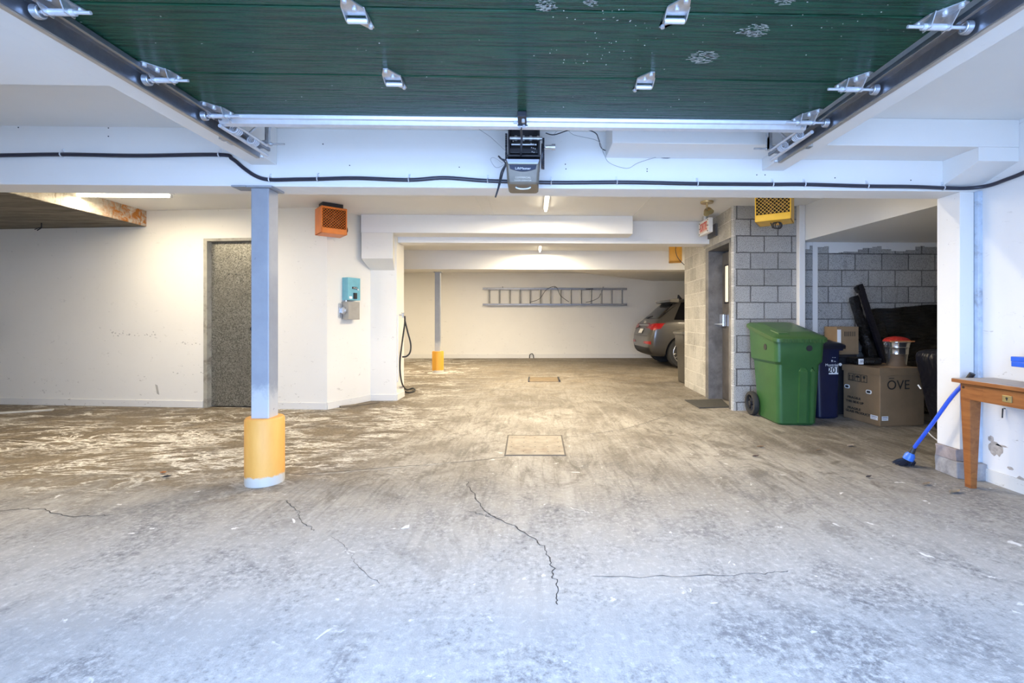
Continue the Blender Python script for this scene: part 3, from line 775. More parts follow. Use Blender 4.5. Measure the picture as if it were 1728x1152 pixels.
# ------------------------------------------------------------------ CABLES
yf = BY0 - .013
pp = [(-80, 262), (0, 262), (104, 260.5), (230, 262.5), (370, 261), (392, 268), (412, 284), (432, 297), (455, 303), (500, 302.5), (536, 302), (600, 300.5), (690, 303.5), (750, 300), (823, 305), (930, 308), (1041, 307.5), (1110, 308.5), (1177, 310), (1304, 311), (1358, 311), (1464, 314), (1540, 315), (1592, 317), (1632, 317.5)]
path = [atY(x, y, yf) for x, y in pp] + [atX(1668, 313, XR - .02), atX(1700, 302, XR - .014), atX(1728, 291, XR - .014), atX(1790, 262, XR - .014)]
cb = thing('armoured_cable', 'black armoured electrical cable clipped along the main beam', 'cable', path[12])
b = MB(); sp = spline(path, 8); b.tube(sp, .0125, 10); obj('cable', b, m_cable, cb, world=True, smooth=True)
for x in (104, 370, 455, 536, 690, 823, 930, 1041, 1177, 1304, 1358, 1464, 1592):
    yv = min(sp, key=lambda p: (p - atY(x, 300, yf)).x ** 2); p = Vector((atY(x, 300, yf).x, yf, yv.z))
    b = MB(); b.torus(.0145, .0035, Matrix.Translation(p) @ Matrix.Rotation(PI / 2, 4, 'Y'), 14, 6)
    b.box((p.x - .006, BY0 - .005, p.z + .01), (p.x + .006, BY0 - .0005, p.z + .042)); b.cyl((p.x, BY0 - .01, p.z + .032), (p.x, BY0 - .003, p.z + .032), .005, 8)
    obj('clip', b, m_clip, cb, world=True)
def c3(x, y): return (900 + x / 3.388, y / 3.388)
w1 = [c3(*p) for p in [(70, 760), (120, 770), (210, 742), (290, 738), (355, 760), (375, 800), (400, 855), (520, 888), (640, 885), (770, 903), (870, 870), (960, 872), (1110, 903), (1300, 880), (1340, 878), (1400, 842), (1440, 800)]]
YS = 2.82
b = MB(); b.tube(spline([atY(x, y, (YS if x < 1018 else BY0 - .01)) for x, y in w1[:-2]] + [atY(*w1[-2], 2.95), atY(*w1[-1], 2.80)], 5), .0032, 6)
tag(obj('wire', b, m_black, smooth=True), 'thin black wire sagging from the opener to the right track', 'wire')
w2 = [c3(*p) for p in [(120, 765), (150, 735), (185, 728), (230, 770), (370, 806), (400, 870), (435, 930), (535, 962), (600, 930), (720, 893)]]
b = MB(); b.tube(spline([atY(x, y, (YS - .03 if x < 1018 else BY0 - .02)) for x, y in w2], 5), .0015, 6)
tag(obj('wire', b, m_wire, smooth=True), 'fine grey wire drooping beside the black one right of the opener', 'wire')
b = MB()
for px, py in ((590, 279), (775, 282), (954, 277), (955, 285), (1092, 285), (1092, 289), (1277, 295), (1291, 295), (1409, 300), (1537, 304), (183, 216), (183, 230), (31, 215), (1040, 254), (1140, 251), (545, 243)):
    b.cyl(atY(px, py, BY0 - .002), atY(px, py, BY0 + .01), .004, 8)
obj('nail_hole', b, m_black, bpy.data.objects['trim_7'], world=True)

# ------------------------------------------------------------------ COLUMNS
def column(px, pybot, r, half, zt, label, mcyl, hcyl, yawc=0, plate=True):
    g = G(px, pybot); c = g + Vector((g.x, g.y, 0)).normalized() * r
    t = thing('steel_column', label, 'column', (c.x, c.y, 0), yawc)
    b = MB(); b.lathe([(r * .985, 0), (r, .01), (r, hcyl - .012), (r - .008, hcyl)], 40); obj('base_guard', b, mcyl, t, smooth=True)
    b = MB(); b.box((-half, -half, hcyl - .02), (half, half, zt - .012)); obj('post', b, m_col, t, bevel=.006)
    b = MB(); b.box((-half - .02, -half - .02, zt - .012), (half + .03, half + .02, zt)); obj('cap_plate', b, m_col, t, bevel=.002)
    return t
c1 = column(447, 822, .118, .058, ZB, 'square blue grey steel column on a tall pale yellow base, near the camera', m_yel, .438)
b = MB(); b.box((-.17, -.085, ZB - .012), (-.075, .02, ZB - .001)); obj('cap_wing', b, m_col, c1, bevel=.002)
g = G(739, 629); 
c2 = column(739, 630, .118, .055, 2.088, 'distant grey steel column on a short deep yellow base', m_yel2, .45)
b = MB(); b.lathe([(.22, .001), (.21, .006)], 30); obj('floor_patch', b, M('patch_concrete', (.55, .52, .45), .9), c2)

# ------------------------------------------------------------------ LIGHTS
m_tube = emit('tube_glow', (1.0, .90, .70), 9)
def tube_light(p0, p1, label, power, extra=True):
    p0 = Vector(p0); p1 = Vector(p1); mid = (p0 + p1) / 2; d = (p1 - p0); L = d.length
    a = math.atan2(d.y, d.x)
    t = thing('tube_light', label, 'light', (mid.x, mid.y, ZC), a)
    b = MB(); b.box((-L / 2 - .02, -.03, -.028), (L / 2 + .02, .03, 0)); obj('housing', b, m_white, t, bevel=.004)
    b = MB(); b.tube([(-L / 2, 0, -.045), (L / 2, 0, -.045)], .017, 14); obj('tube', b, m_tube, t, smooth=True)
    for s in (-1, 1):
        b = MB(); b.box((s * L / 2 - .008, -.016, -.064), (s * L / 2 + .008, .016, -.026)); obj('lamp_holder', b, m_white, t, bevel=.003)
    l = bpy.data.lights.new('tube_lamp', 'AREA'); l.shape = 'RECTANGLE'; l.size = L; l.size_y = .05; l.energy = power; l.color = WARM; l.spread = PI
    lo = bpy.data.objects.new('tube_lamp', l); COL.objects.link(lo); lo.parent = t; lo.location = (0, 0, -.07)
    return t
zt_ = ZC - .045
a0 = atZ(108, 329.5, zt_); a1 = atZ(287, 330, zt_); a1.y = a0.y
tube_light(a0, a1, 'bright fluorescent tube light on the ceiling at left', TUBE_W * .24)
m0 = atZ(921, 355, zt_); tube_light((m0.x, m0.y - 1.2, zt_), (m0.x, m0.y, zt_), 'fluorescent tube light seen end on, just behind the main beam', TUBE_W)
m1 = atZ(911, 424, zt_); tube_light((m1.x, m1.y - 1.2, zt_), (m1.x, m1.y, zt_), 'small far fluorescent tube light beyond the second beam', TUBE_W)
# added unseen fixtures behind beams and tower, only to brighten the interior
tube_light((-4.4, 3.62, zt_), (-3.2, 3.62, zt_), 'added fill tube light behind the left part of the main beam, hidden from view', TUBE_W * .4)
tube_light((.2, 3.62, zt_), (1.4, 3.62, zt_), 'added fill tube light behind the right part of the main beam, hidden from view', TUBE_W * .22)
tube_light((4.0, 8.4, zt_), (5.2, 8.4, zt_), 'added fill tube light over the parked car, hidden from view', TUBE_W * .6)
tube_light((-4.4, 10.2, zt_), (-3.2, 10.2, zt_), 'added fill tube light deep in the back left bay, hidden from view', TUBE_W * .9)
tube_light((-1.5, 10.6, zt_), (-.3, 10.6, zt_), 'added fill tube light in front of the ladder wall, hidden by the third beam', TUBE_W * .8)

# ------------------------------------------------------------------ HEATERS
def heater(corner, a, w, d, h, col, label, cordside=1, grille='front', barcol=None):
    """corner = front-left top corner; a = yaw"""
    t = thing('unit_heater', label, 'heater', corner, a)
    mc = M('heater_paint', col, .38, 0, .08, 10)
    b = MB()
    # shell: open front
    b.box((0, 0, -h), (.012, d, 0)); b.box((w - .012, 0, -h), (w, d, 0)); b.box((0, 0, -.012), (w, d, 0)); b.box((0, .02, -h), (w, d, -h + .012)); b.box((0, d - .01, -h), (w, d, 0))
    b.box((.0, 0, -h), (w, .014, -h * .80)); b.box((0, 0, -.022), (w, .012, 0))
    obj('shell', b, mc, t, bevel=.003)
    b = MB(); g0, g1, gz0, gz1 = .014, w - .014, -h * .80, -.022
    n = 15; s = (g1 - g0 + gz1 - gz0) / n
    W_, H_ = g1 - g0, gz1 - gz0
    for k in range(1, n):
        c = k * s
        for sgn in (1, -1):
            # lines u + v = c  clipped to rectangle
            pts = []
            for (u, v) in ((c, 0), (0, c), (W_, c - W_), (c - H_, H_)):
                if -1e-6 <= u <= W_ + 1e-6 and -1e-6 <= v <= H_ + 1e-6: pts.append((u, v))
            if len(pts) >= 2:
                pts.sort(); (ua, va), (ub, vb) = pts[0], pts[-1]
                if sgn < 0: ua, ub = W_ - ua, W_ - ub
                b.tube([(g0 + ua, .008, gz0 + va), (g0 + ub, .008, gz0 + vb)], .0026, 4)
    obj('grille', b, barcol or mc, t)
    b = MB(); b.box((.014, d * .55, gz0), (w - .014, d * .6, gz1)); b.torus(w * .33, .006, Matrix.Translation((w / 2, d * .3, -h * .42)) @ Matrix.Rotation(PI / 2, 4, 'X'))
    b.torus(w * .2, .006, Matrix.Translation((w / 2, d * .3, -h * .42)) @ Matrix.Rotation(PI / 2, 4, 'X'))
    b.box((.012, .016, gz0), (.016, d * .55, gz1)); b.box((w - .016, .016, gz0), (w - .012, d * .55, gz1)); b.box((.012, .016, gz0 - .002), (w - .012, d * .55, gz0)); b.box((.012, .016, gz1), (w - .012, d * .55, gz1 + .002))
    obj('coil', b, M('heater_inside', (.035, .022, .016), .6), t)
    b = MB(); b.sphere((w * .45, d * .2, -h * .45), .018, n=8)
    for k in range(4):
        a_ = k * PI / 2 + .4; b.prism([(0, .0), (.10, -.02), (.10, .03)], d * .3, d * .3 + .003, 'y', Matrix.Translation((w / 2, 0, -h * .42)) @ Matrix.Rotation(a_, 4, 'Y'))
    obj('fan', b, M('fan_metal', (.16, .09, .05), .4, .4), t)
    b = MB(); b.box((w * .1, d * .2, 0), (w * .9, d * .8, max(.004, ZC - corner[2]))); obj('mount', b, m_blackmetal, t)
    return t
p = atD(542.6, 346, 5.30)
t = heater((p.x, p.y, p.z), math.radians(40), .285, .26, .31, (.80, .22, .03), 'orange unit heater hanging near the left wall corner')
b = MB(); b.tube(spline([(.285, .1, -.17), (.315, .1, -.2), (.32, .1, -.25), (.288, .1, -.29)]), .005); obj('cord', b, m_black, t, smooth=True)
p = atD(1335, 368, 4.55); w = .33
a = math.radians(-35); h = .33; d = .30
fl_ = Vector((p.x - w * math.cos(a), p.y - w * math.sin(a), p.z + h))
t = heater((fl_.x, fl_.y, min(fl_.z, ZC - .01)), a, w, d, h, (.80, .48, .03), 'yellow unit heater hanging above the green bin', barcol=M('yellow_mesh', (.75, .50, .12), .4))
b = MB()
for k in range(3): b.torus(.035, .005, Matrix.Translation((w * .55 + k * .012, d * .4, -h - .03 - .003 * k)) @ Matrix.Rotation(PI / 2, 4, 'X') @ Matrix.Rotation(.3 * k, 4, 'Y'))
b.tube([(w * .4, d * .4, -h), (w * .45, d * .4, -h - .06)], .005); obj('cord', b, m_black, t, smooth=True)
p = atD(1131, 416, 8.35)
t = heater((p.x + .22, p.y - .01, p.z + .1), math.radians(90 - 14), .28, .22, .35, (.85, .42, .04), 'small orange heater hanging far back beside the block wall')
t.location = (p.x + .215, p.y + .0, p.z + .09)
b = MB(); b.tube(spline([atD(1142, 410, 8.2), atD(1140, 422, 8.2), atD(1144, 435, 8.2), atD(1155, 447, 8.2)]), .006); obj('cord', b, m_black, t, world=True, smooth=True)

# ------------------------------------------------------------------ EXIT SIGN, EMERGENCY LAMP
es = thing('exit_sign', 'white exit sign box with red letters beside the second beam', 'sign', atD(1196, 380, 5.9))
p = atD(1196, 379, 5.9); zt1 = atD(1196, 366.5, 5.9).z; zb1 = atD(1196, 391, 5.9).z
xf = p.x; ya = p.y; yb = p.y + .36
b = MB(); b.box((xf, ya, zb1), (xf + .053, yb, zt1)); obj('box', b, M('sign_white', (.85, .84, .80), .45), es, world=True, bevel=.004)
b = MB(); b.box((xf - .003, ya + .05, zb1 + .03), (xf, yb - .05, zt1 - .03)); fc = obj('letter_panel', b, M('sign_face', (.80, .62, .50), .5), es, world=True)
text('lettering', 'SORTIE', .15, M('sign_red', (.70, .05, .03), .5), fc, (xf - .0045, (ya + yb) / 2, (zb1 + zt1) / 2), (0, -1, 0), (0, 0, 1), world=True, sx=.50, bold=.001)
for yy_ in (ya + .035, yb - .035):
    for zz in (zb1 + .02, (zb1 + zt1) / 2, zt1 - .02):
        b = MB(); b.cyl((xf - .005, yy_, zz), (xf, yy_, zz), .008, 8); obj('screw', b, m_blackmetal, es, world=True)
b = MB(); b.cyl((xf + .025, (ya + yb) / 2, zt1), (xf + .025, (ya + yb) / 2, ZC), .03); obj('canopy', b, m_galv, es, world=True)
m_brass = M('brass', (.45, .36, .20), .35, .7)
p = atZ(1193, 340, ZC)
el = thing('emergency_light', 'small brass twin spotlight on the ceiling above the exit sign', 'light', p)
b = MB(); b.lathe([(.07, -.02), (.075, -.004), (.075, 0)], 24, Matrix.Translation(p)); obj('base_plate', b, m_brass, el, world=True, smooth=True)
b = MB(); b.tube([p, p + Vector((0, 0, -.08))], .012); obj('stem', b, m_brass, el, world=True)
for dx, dz in ((-.012, -.11), (.028, -.09)):
    b = MB(); c = p + Vector((dx, 0, dz)); dd = Vector((dx * 3, -.5, -.6)).normalized()
    b.tube([c - dd * .03, c, c + dd * .05], [.012, .026, .036], 16); obj('lamp_head', b, m_brass, el, world=True, smooth=True)
pb = atX(1205, 385, xl(5.9) - .01)
b = MB(); b.box((xl(6.0) - .03, 6.02, 2.20), (xl(6.0), 6.30, 2.36)); tag(obj('junction_box', b, M('dark_box', (.10, .095, .09), .6), bevel=.004), 'dark junction box on the block wall above the door', 'electrical box')

# ------------------------------------------------------------------ ELECTRICAL BOXES on the angled wall
uw = (C_ - B).normalized(); nw = Vector((uw.y, -uw.x, 0))
def wall_pt(px):
    r = ray(px, 500); t = (B - Vector((0, 0, HC))).dot(nw) / r.dot(nw); p = Vector((0, 0, HC)) + r * t; return Vector((p.x, p.y, 0)), t
def wbox(px, pyt, pyb, w, d, name, label, col, cat):
    # px = column of the front-left edge of the box
    p, t = wall_pt(px)
    r = ray(px, 500); s = (B + nw * d - Vector((0, 0, HC))).dot(nw) / r.dot(nw); p = Vector((0, 0, HC)) + r * s
    z1 = HC + (541 - pyt) * s / F; z0 = HC + (541 - pyb) * s / F
    base = Vector((p.x, p.y, 0)) - nw * d
    th = thing(name, label, cat, (base.x, base.y, z0), math.atan2(uw.y, uw.x))
    b = MB(); b.box((0, -d, 0), (w, 0, z1 - z0)); obj('enclosure', b, M(name + '_paint', col, .42, 0, .08), th, bevel=.004)
    return th, z1 - z0
t, h = wbox(587, 467.5, 506, .20, .10, 'switch_box', 'turquoise electrical switch box on the angled wall', (.16, .42, .50), 'electrical box')
b = MB(); b.box((.065, -.105, h * .50), (.145, -.10, h * .60)); obj('plate', b, m_black, t, bevel=.002)
b = MB(); b.box((.085, -.108, h * .53), (.10, -.104, h * .57)); b.box((.115, -.108, h * .53), (.13, -.104, h * .57)); b.cyl((.155, -.11, h * .48), (.155, -.1, h * .48), .010); obj('button', b, m_white, t)
b = MB(); b.box((.085, -.115, h * .06), (.135, -.10, h * .33)); obj('switch', b, m_black, t, bevel=.003)
b = MB(); b.box((.02, -.104, h * .06), (.065, -.10, h * .17)); obj('label_plate', b, m_white, t)
t, h = wbox(588, 508.5, 539, .18, .12, 'meter_box', 'grey metal box with round dial mounted below the turquoise box', (.34, .32, .28), 'electrical box')
b = MB(); b.lathe([(.0, .0), (.045, 0), (.045, .022), (.035, .03), (.0, .031)], 20, Matrix.Translation((-.0, -.05, h * .5)) @ Matrix.Rotation(-PI / 2, 4, 'Y')); obj('dial', b, m_galv, t, smooth=True)
b = MB(); b.cyl((.03, -.05, h), (.03, -.05, h + .02), .015); b.box((-.05, -.02, h * .1), (-.01, 0, h * .9)); obj('conduit', b, m_galv, t)

# hose on pier end
hy = 6.42
p = atX(683, 532, XP + .03)
hs_ = thing('hose', 'black hose hanging from a tap at the end of the white pier', 'hose', (XP + .03, hy, 1.0))
def Hh(x, y): q = atY(x, y, hy); return Vector((max(q.x, XP + .013), hy, q.z))
b = MB(); b.tube(spline([Hh(683, 533), Hh(683, 545), Hh(679, 575), Hh(675, 605), Hh(674, 628), Hh(679, 648)] + [atZ(686, 657, .02), atZ(697, 655, .02), atZ(700, 659, .02), atZ(690, 662, .02), atZ(680, 660, .02)], 6), .011, 8)
b.tube(spline([Hh(683, 540), Hh(688, 560), Hh(693, 580), Hh(692, 594), Hh(686, 601), Hh(679, 602)], 6), .011, 8); obj('hose_pipe', b, m_rubber, hs_, world=True, smooth=True)
b = MB(); q = Hh(682, 531); b.cyl((XP, hy, q.z), (XP + .06, hy, q.z), .012); b.cyl((XP + .05, hy, q.z + .02), (XP + .05, hy, q.z - .04), .012); b.torus(.022, .005, Matrix.Translation((XP + .05, hy, q.z + .025)))
obj('tap', b, m_galv, hs_, world=True, smooth=True)
b = MB(); b.tube([(XP + .008, 6.32, .25), (XP + .008, 6.32, q.z)], .009); obj('pipe', b, m_whitepost, hs_, world=True)
# hose loop at the left edge
p = A + (A - B).normalized() * .12; p = Vector((p.x, p.y, 0)) - nin * .07
zz = HC - .085
lp = MB(); ax = Matrix.Rotation(math.atan2(dAB.y, dAB.x), 4, 'Z') @ Matrix.Rotation(PI / 2, 4, 'X')
for k in range(2): lp.torus(.19, .012, Matrix.Translation(Vector((p.x - .02 * k, p.y - .02 * k, zz + .015 * k))) @ ax, 40)
tag(obj('hose', lp, m_rubber, smooth=True), 'black hose coil on the left wall, cut by the picture edge', 'hose')

# strips of wood on the floor
def strip(p, q, w, h, m, label):
    p = Vector(p); q = Vector(q); d = (q - p).normalized(); n = Vector((-d.y, d.x, 0)) * w
    b = MB(); b.prism([(p.x, p.y), (q.x, q.y), (q.x + n.x, q.y + n.y), (p.x + n.x, p.y + n.y)], 0, h); return tag(obj('wooden_strip', b, m, bevel=.003), label, 'wood strip')
strip(G(-60, 702), G(88, 693), .05, .02, M('weathered_wood', (.50, .48, .42), .8, 0, .2), 'pale weathered wooden strip on the floor at far left')
strip(G(575, 688), G(640, 680), .05, .018, M('dark_wood', (.16, .13, .09), .8, 0, .2), 'dark wooden strip on the floor below the turquoise box')

# ------------------------------------------------------------------ LADDER on the back wall
Yl = YW - .10
m_lad = M('ladder_aluminium', (.22, .22, .225), .4, .7, .1)
la = atY(813, 487, Yl); lb = atY(1058, 487, Yl); zt2 = la.z; zb2 = atY(0, 513, Yl).z
ld = thing('extension_ladder', 'long grey extension ladder hung sideways on the far wall', 'ladder', ((la.x + lb.x) / 2, Yl, zb2))
for z in (zt2, zb2):
    b = MB(); b.box((la.x + .03, Yl - .05, z - .028), (lb.x - .08, Yl - .022, z + .028)); b.box((la.x + .14, Yl - .02, z - .028), (lb.x, Yl + .008, z + .028)); obj('rail', b, m_lad, ld, world=True, bevel=.004)
for k in range(14):
    x = atY(800 + (70 + k * 48.3) / 2.81, 500, Yl).x
    b = MB(); b.tube([(x, Yl - .035, zb2), (x, Yl - .035, zt2)], .016, 8); b.tube([(x + .03, Yl - .005, zb2), (x + .03, Yl - .005, zt2)], .014, 8); obj('rung', b, M('rung_aluminium', (.45, .45, .45), .4, .6) if k == 0 else bpy.data.materials['rung_aluminium'], ld, world=True, smooth=True)
b = MB()
def LP(x, y): return atY(800 + x / 2.81, 310 + y / 2.81, Yl - .06)
b.tube(spline([LP(265, 562), LP(310, 545), LP(340, 505), LP(370, 488), (LP(392, 492)), LP(410, 530), LP(450, 560)]), .008, 6); b.tube(spline([LP(530, 500), LP(565, 498)]), .012, 6)
b.tube(spline([LP(530, 562), LP(560, 555), LP(590, 540), LP(600, 520)]), .008, 6); obj('rope', b, m_black, ld, world=True, smooth=True)
for x in (la.x + .6, (la.x + lb.x) / 2, lb.x - .7):
    b = MB(); b.tube([(x, YW, zt2 + .02), (x, Yl - .07, zt2 + .02), (x, Yl - .07, zt2 + .06)], .008, 6); obj('wall_hook', b, m_blackmetal, ld, world=True)
p = G(897, 605); b = MB(); b.tube(spline([(p.x - .06, YW - .03, .0), (p.x - .05, YW - .06, .10), (p.x + .02, YW - .08, .13), (p.x + .05, YW - .05, .08), (p.x + .06, YW - .06, .0)]), .012)
tag(obj('pipe_stub', b, m_black, smooth=True), 'short bent black pipe at the foot of the far wall', 'pipe')

# ------------------------------------------------------------------ CAR
def build_car(loc, rz):
    t = thing('car', 'dark grey SUV parked behind the block wall, rear end showing', 'car', loc, rz)
    q = N('car_paint'); q.b.inputs['Coat Weight'].default_value = .6; q.b.inputs['Coat Roughness'].default_value = .08
    m_paint = q.out((.085, .080, .074), .35, .55)
    st = [  # x, zb, ztop, half width, roof half width, belt z
        (0.00, .50, .72, .66, .60, .62), (0.03, .36, .80, .82, .76, .66), (0.09, .30, .90, .89, .82, .76), (0.13, .27, 1.03, .915, .80, .92), (.22, .25, 1.10, .925, .80, 1.0),
        (.34, .24, 1.20, .935, .745, 1.03), (.55, .24, 1.40, .942, .68, 1.04), (.68, .24, 1.525, .945, .64, 1.04), (.80, .24, 1.585, .945, .62, 1.035), (1.2, .24, 1.625, .945, .62, 1.02),
        (1.8, .24, 1.65, .945, .63, 1.0), (2.4, .24, 1.64, .945, .63, .99), (2.9, .24, 1.56, .945, .62, .98), (3.3, .24, 1.34, .94, .66, .97), (3.62, .25, 1.10, .935, .75, .97),
        (4.1, .26, 1.02, .92, .78, .92), (4.45, .28, .90, .87, .72, .82), (4.62, .36, .74, .76, .62, .66), (4.66, .45, .62, .62, .5, .55)]
    rings = []
    for x, zb_, zt2_, hw, rw, bz in st:
        half = [(0, zb_), (hw * .7, zb_), (hw * .95, zb_ + .06), (hw * .99, zb_ + (bz - zb_) * .45), (hw, zb_ + (bz - zb_) * .72), (hw * .985, bz), (hw * .955, bz + .03 if zt2_ > bz + .1 else bz + .01),
                ((hw * .955 + rw) / 2, (bz + .03 + zt2_ - .03) / 2), (rw, zt2_ - .035), (rw * .8, zt2_ - .008), (0, zt2_ + .01)]
        ring = [Vector((x, -y, z)) for y, z in half] + [Vector((x, y, z)) for y, z in half[-2:0:-1]]
        rings.append(ring)
    b = MB(); b.loft(rings)
    bm = b.bm; bmesh.ops.recalc_face_normals(bm, faces=bm.faces)
    body = obj('body', b, m_paint, t, smooth=True, subsurf=2)
    # wheel arches
    for wx in (.80, 3.62):
        for s in (-1, 1):
            pass
    cut = MB()
    for wx in (.80, 3.62): cut.cyl((wx, -1.2, .36), (wx, 1.2, .36), .405, 40)
    cb_ = obj('cutter', cut, m_black, t)
    mod = body.modifiers.new('arch', 'BOOLEAN'); mod.object = cb_; mod.operation = 'DIFFERENCE'; mod.solver = 'EXACT'
    dg = bpy.context.evaluated_depsgraph_get(); dg.update()
    ev = body.evaluated_get(dg); me = bpy.data.meshes.new_from_object(ev)
    # BVH of the un-cut body for decals
    body.modifiers.remove(mod); dg.update(); ev2 = body.evaluated_get(dg); me2 = bpy.data.meshes.new_from_object(ev2)
    bvh = BVHTree.FromPolygons([v.co for v in me2.vertices], [p.vertices[:] for p in me2.polygons])
    body.modifiers.clear(); body.data = me; bpy.data.objects.remove(cb_)
    for p_ in me.polygons: p_.use_smooth = True
    me.set_sharp_from_angle(angle=math.radians(40))
    def decal(name, quad, axis, mat, off=.004, n=10, m=6, parent=None, flip=1):
        """quad: 4 (a,b) corners TL,TR,BR,BL. axis 'r' = seen from the rear (a=y,b=z); 's' = right side (a=x,b=z)"""
        bb = MB(); R = []
        for j in range(m + 1):
            row = []
            for i in range(n + 1):
                u, v = i / n, j / m
                A_ = Vector(quad[0]).lerp(Vector(quad[1]), u); B_ = Vector(quad[3]).lerp(Vector(quad[2]), u); c = A_.lerp(B_, v)
                if axis == 'r': o_, d_ = Vector((-2, c[0], c[1])), Vector((1, 0, 0))
                else: o_, d_ = Vector((c[0], -3 * flip, c[1])), Vector((0, flip, 0))
                h_ = bvh.ray_cast(o_, d_)
                if h_[0] is None: row.append(None); continue
                row.append(bb.bm.verts.new(h_[0] + h_[1] * off))
            R.append(row)
        for j in range(m):
            for i in range(n):
                f = [R[j][i], R[j][i + 1], R[j + 1][i + 1], R[j + 1][i]]
                if all(f): bb.bm.faces.new(f)
        return obj(name, bb, mat, parent or t, smooth=True)
    m_glass = M('car_glass', (.004, .004, .005), .1, 0, .02, 5, spec=.15)
    m_red = M('tail_light_red', (.30, .006, .008), .15, 0, .25, 30)
    m_trim = M('car_trim', (.012, .012, .013), .5)
    decal('rear_window', [(-.66, 1.47), (.66, 1.47), (.74, 1.13), (-.74, 1.13)], 'r', m_glass, .006, 16, 8)
    for s in (1, -1):
        decal('side_window', [(.62 + .2, 1.50), (1.55, 1.54), (1.55, 1.08), (.48 + .1, 1.10)], 's', m_glass, .006, 12, 8, flip=s)
        decal('side_window', [(1.66, 1.54), (2.75, 1.50), (3.15, 1.08), (1.66, 1.08)], 's', m_glass, .006, 12, 8, flip=s)
        decal('tail_light', [(-.915 * s, 1.02), (-.50 * s, .985), (-.46 * s, .925), (-.905 * s, .86)], 'r', m_red, .010, 10, 6)
        decal('tail_light', [(.10, 1.01), (.36, 1.02), (.27, .90), (.09, .87)], 's', m_red, .010, 8, 5, flip=s)
        decal('reflector', [(-.86 * s, .615), (-.42 * s, .60), (-.42 * s, .55), (-.86 * s, .545)], 'r', m_red, .012, 10, 3)
    decal('lower_valance', [(-.80, .46), (.80, .46), (.76, .31), (-.76, .31)], 'r', m_trim, .006, 14, 4)
    decal('chrome_strip', [(-.50, .985), (.50, .985), (.50, .965), (-.50, .965)], 'r', M('car_chrome', (.7, .7, .7), .15, .9), .009, 12, 1)
    decal('tailgate_seam', [(-.80, .735), (.80, .735), (.80, .722), (-.80, .722)], 'r', m_trim, .003, 12, 1)
    pl_ = decal('number_plate', [(-.17, .88), (.17, .88), (.17, .78), (-.17, .78)], 'r', m_white, .014, 6, 3)
    bb = MB()
    for k in range(4):
        h_ = bvh.ray_cast(Vector((-2, -.075 + .05 * k, 1.04)), Vector((1, 0, 0)))[0]
        bb.torus(.034, .005, Matrix.Translation(h_ + Vector((-.012, 0, 0))) @ Matrix.Rotation(PI / 2, 4, 'Y'), 20, 6)
    obj('badge', bb, bpy.data.materials['car_chrome'], t, smooth=True)
    bb = MB(); bb.loft([[Vector((x_, y_, z_)) for x_, z_ in ((.78, 1.60), (.50 + abs(y_) * .08, 1.565), (.53 + abs(y_) * .08, 1.515), (.78, 1.50))] for y_ in (-.62, -.4, 0, .4, .62)]); obj('spoiler', bb, m_paint, t, bevel=.004)
    bb = MB(); bb.loft([[Vector((1.0 + dx, y_, 1.60)) for dx, y_ in ((-.07, 0), (.0, -.022), (.07, 0), (0, .022))], [Vector((.955 + dx, y_, 1.715)) for dx, y_ in ((-.012, 0), (.0, -.005), (.02, 0), (0, .005))]]); obj('antenna_fin', bb, m_trim, t)
    bb = MB(); bb.tube([(.31, -.06, 1.19), (.26, .35, 1.165)], .010); obj('rear_wiper', bb, m_trim, t)
    m_rim = M('rim_metal', (.55, .55, .55), .25, .9, .05)
    for wx in (.80, 3.62):
        for s in (-1, 1):
            y0_, y1_ = s * .93, s * .70
            bb = MB(); Mx = Matrix.Translation((wx, 0, .36)) @ Matrix.Rotation(PI / 2, 4, 'X')
            bb.lathe([(.25, -.93 * s * -1 * -1), (.34, -.93 * s), (.36, -.90 * s), (.36, -.72 * s), (.34, -.70 * s), (.25, -.70 * s)], 44, Mx); w_o = obj('wheel', bb, m_rubber, t, smooth=True)
            bb = MB()
            bb.torus(.245, .012, Matrix.Translation((wx, s * .925, .36)) @ Matrix.Rotation(PI / 2, 4, 'X'), 36, 8)
            for k in range(10):
                a_ = 2 * PI * k / 10 + (.12 if k % 2 else -.12); bb.tube([(wx, s * .905, .36), (wx + .24 * math.cos(a_), s * .925, .36 + .24 * math.sin(a_))], [.016, .010], 6)
            bb.cyl((wx, s * .89, .36), (wx, s * .93, .36), .05, 20); obj('rim', bb, m_rim, w_o, smooth=True)
    bb = MB()
    bb.box((.4, -.70, .28), (4.2, .70, .45)); obj('underbody', bb, m_trim, t)
    return t
build_car((2.60, 11.25, 0), math.radians(0))

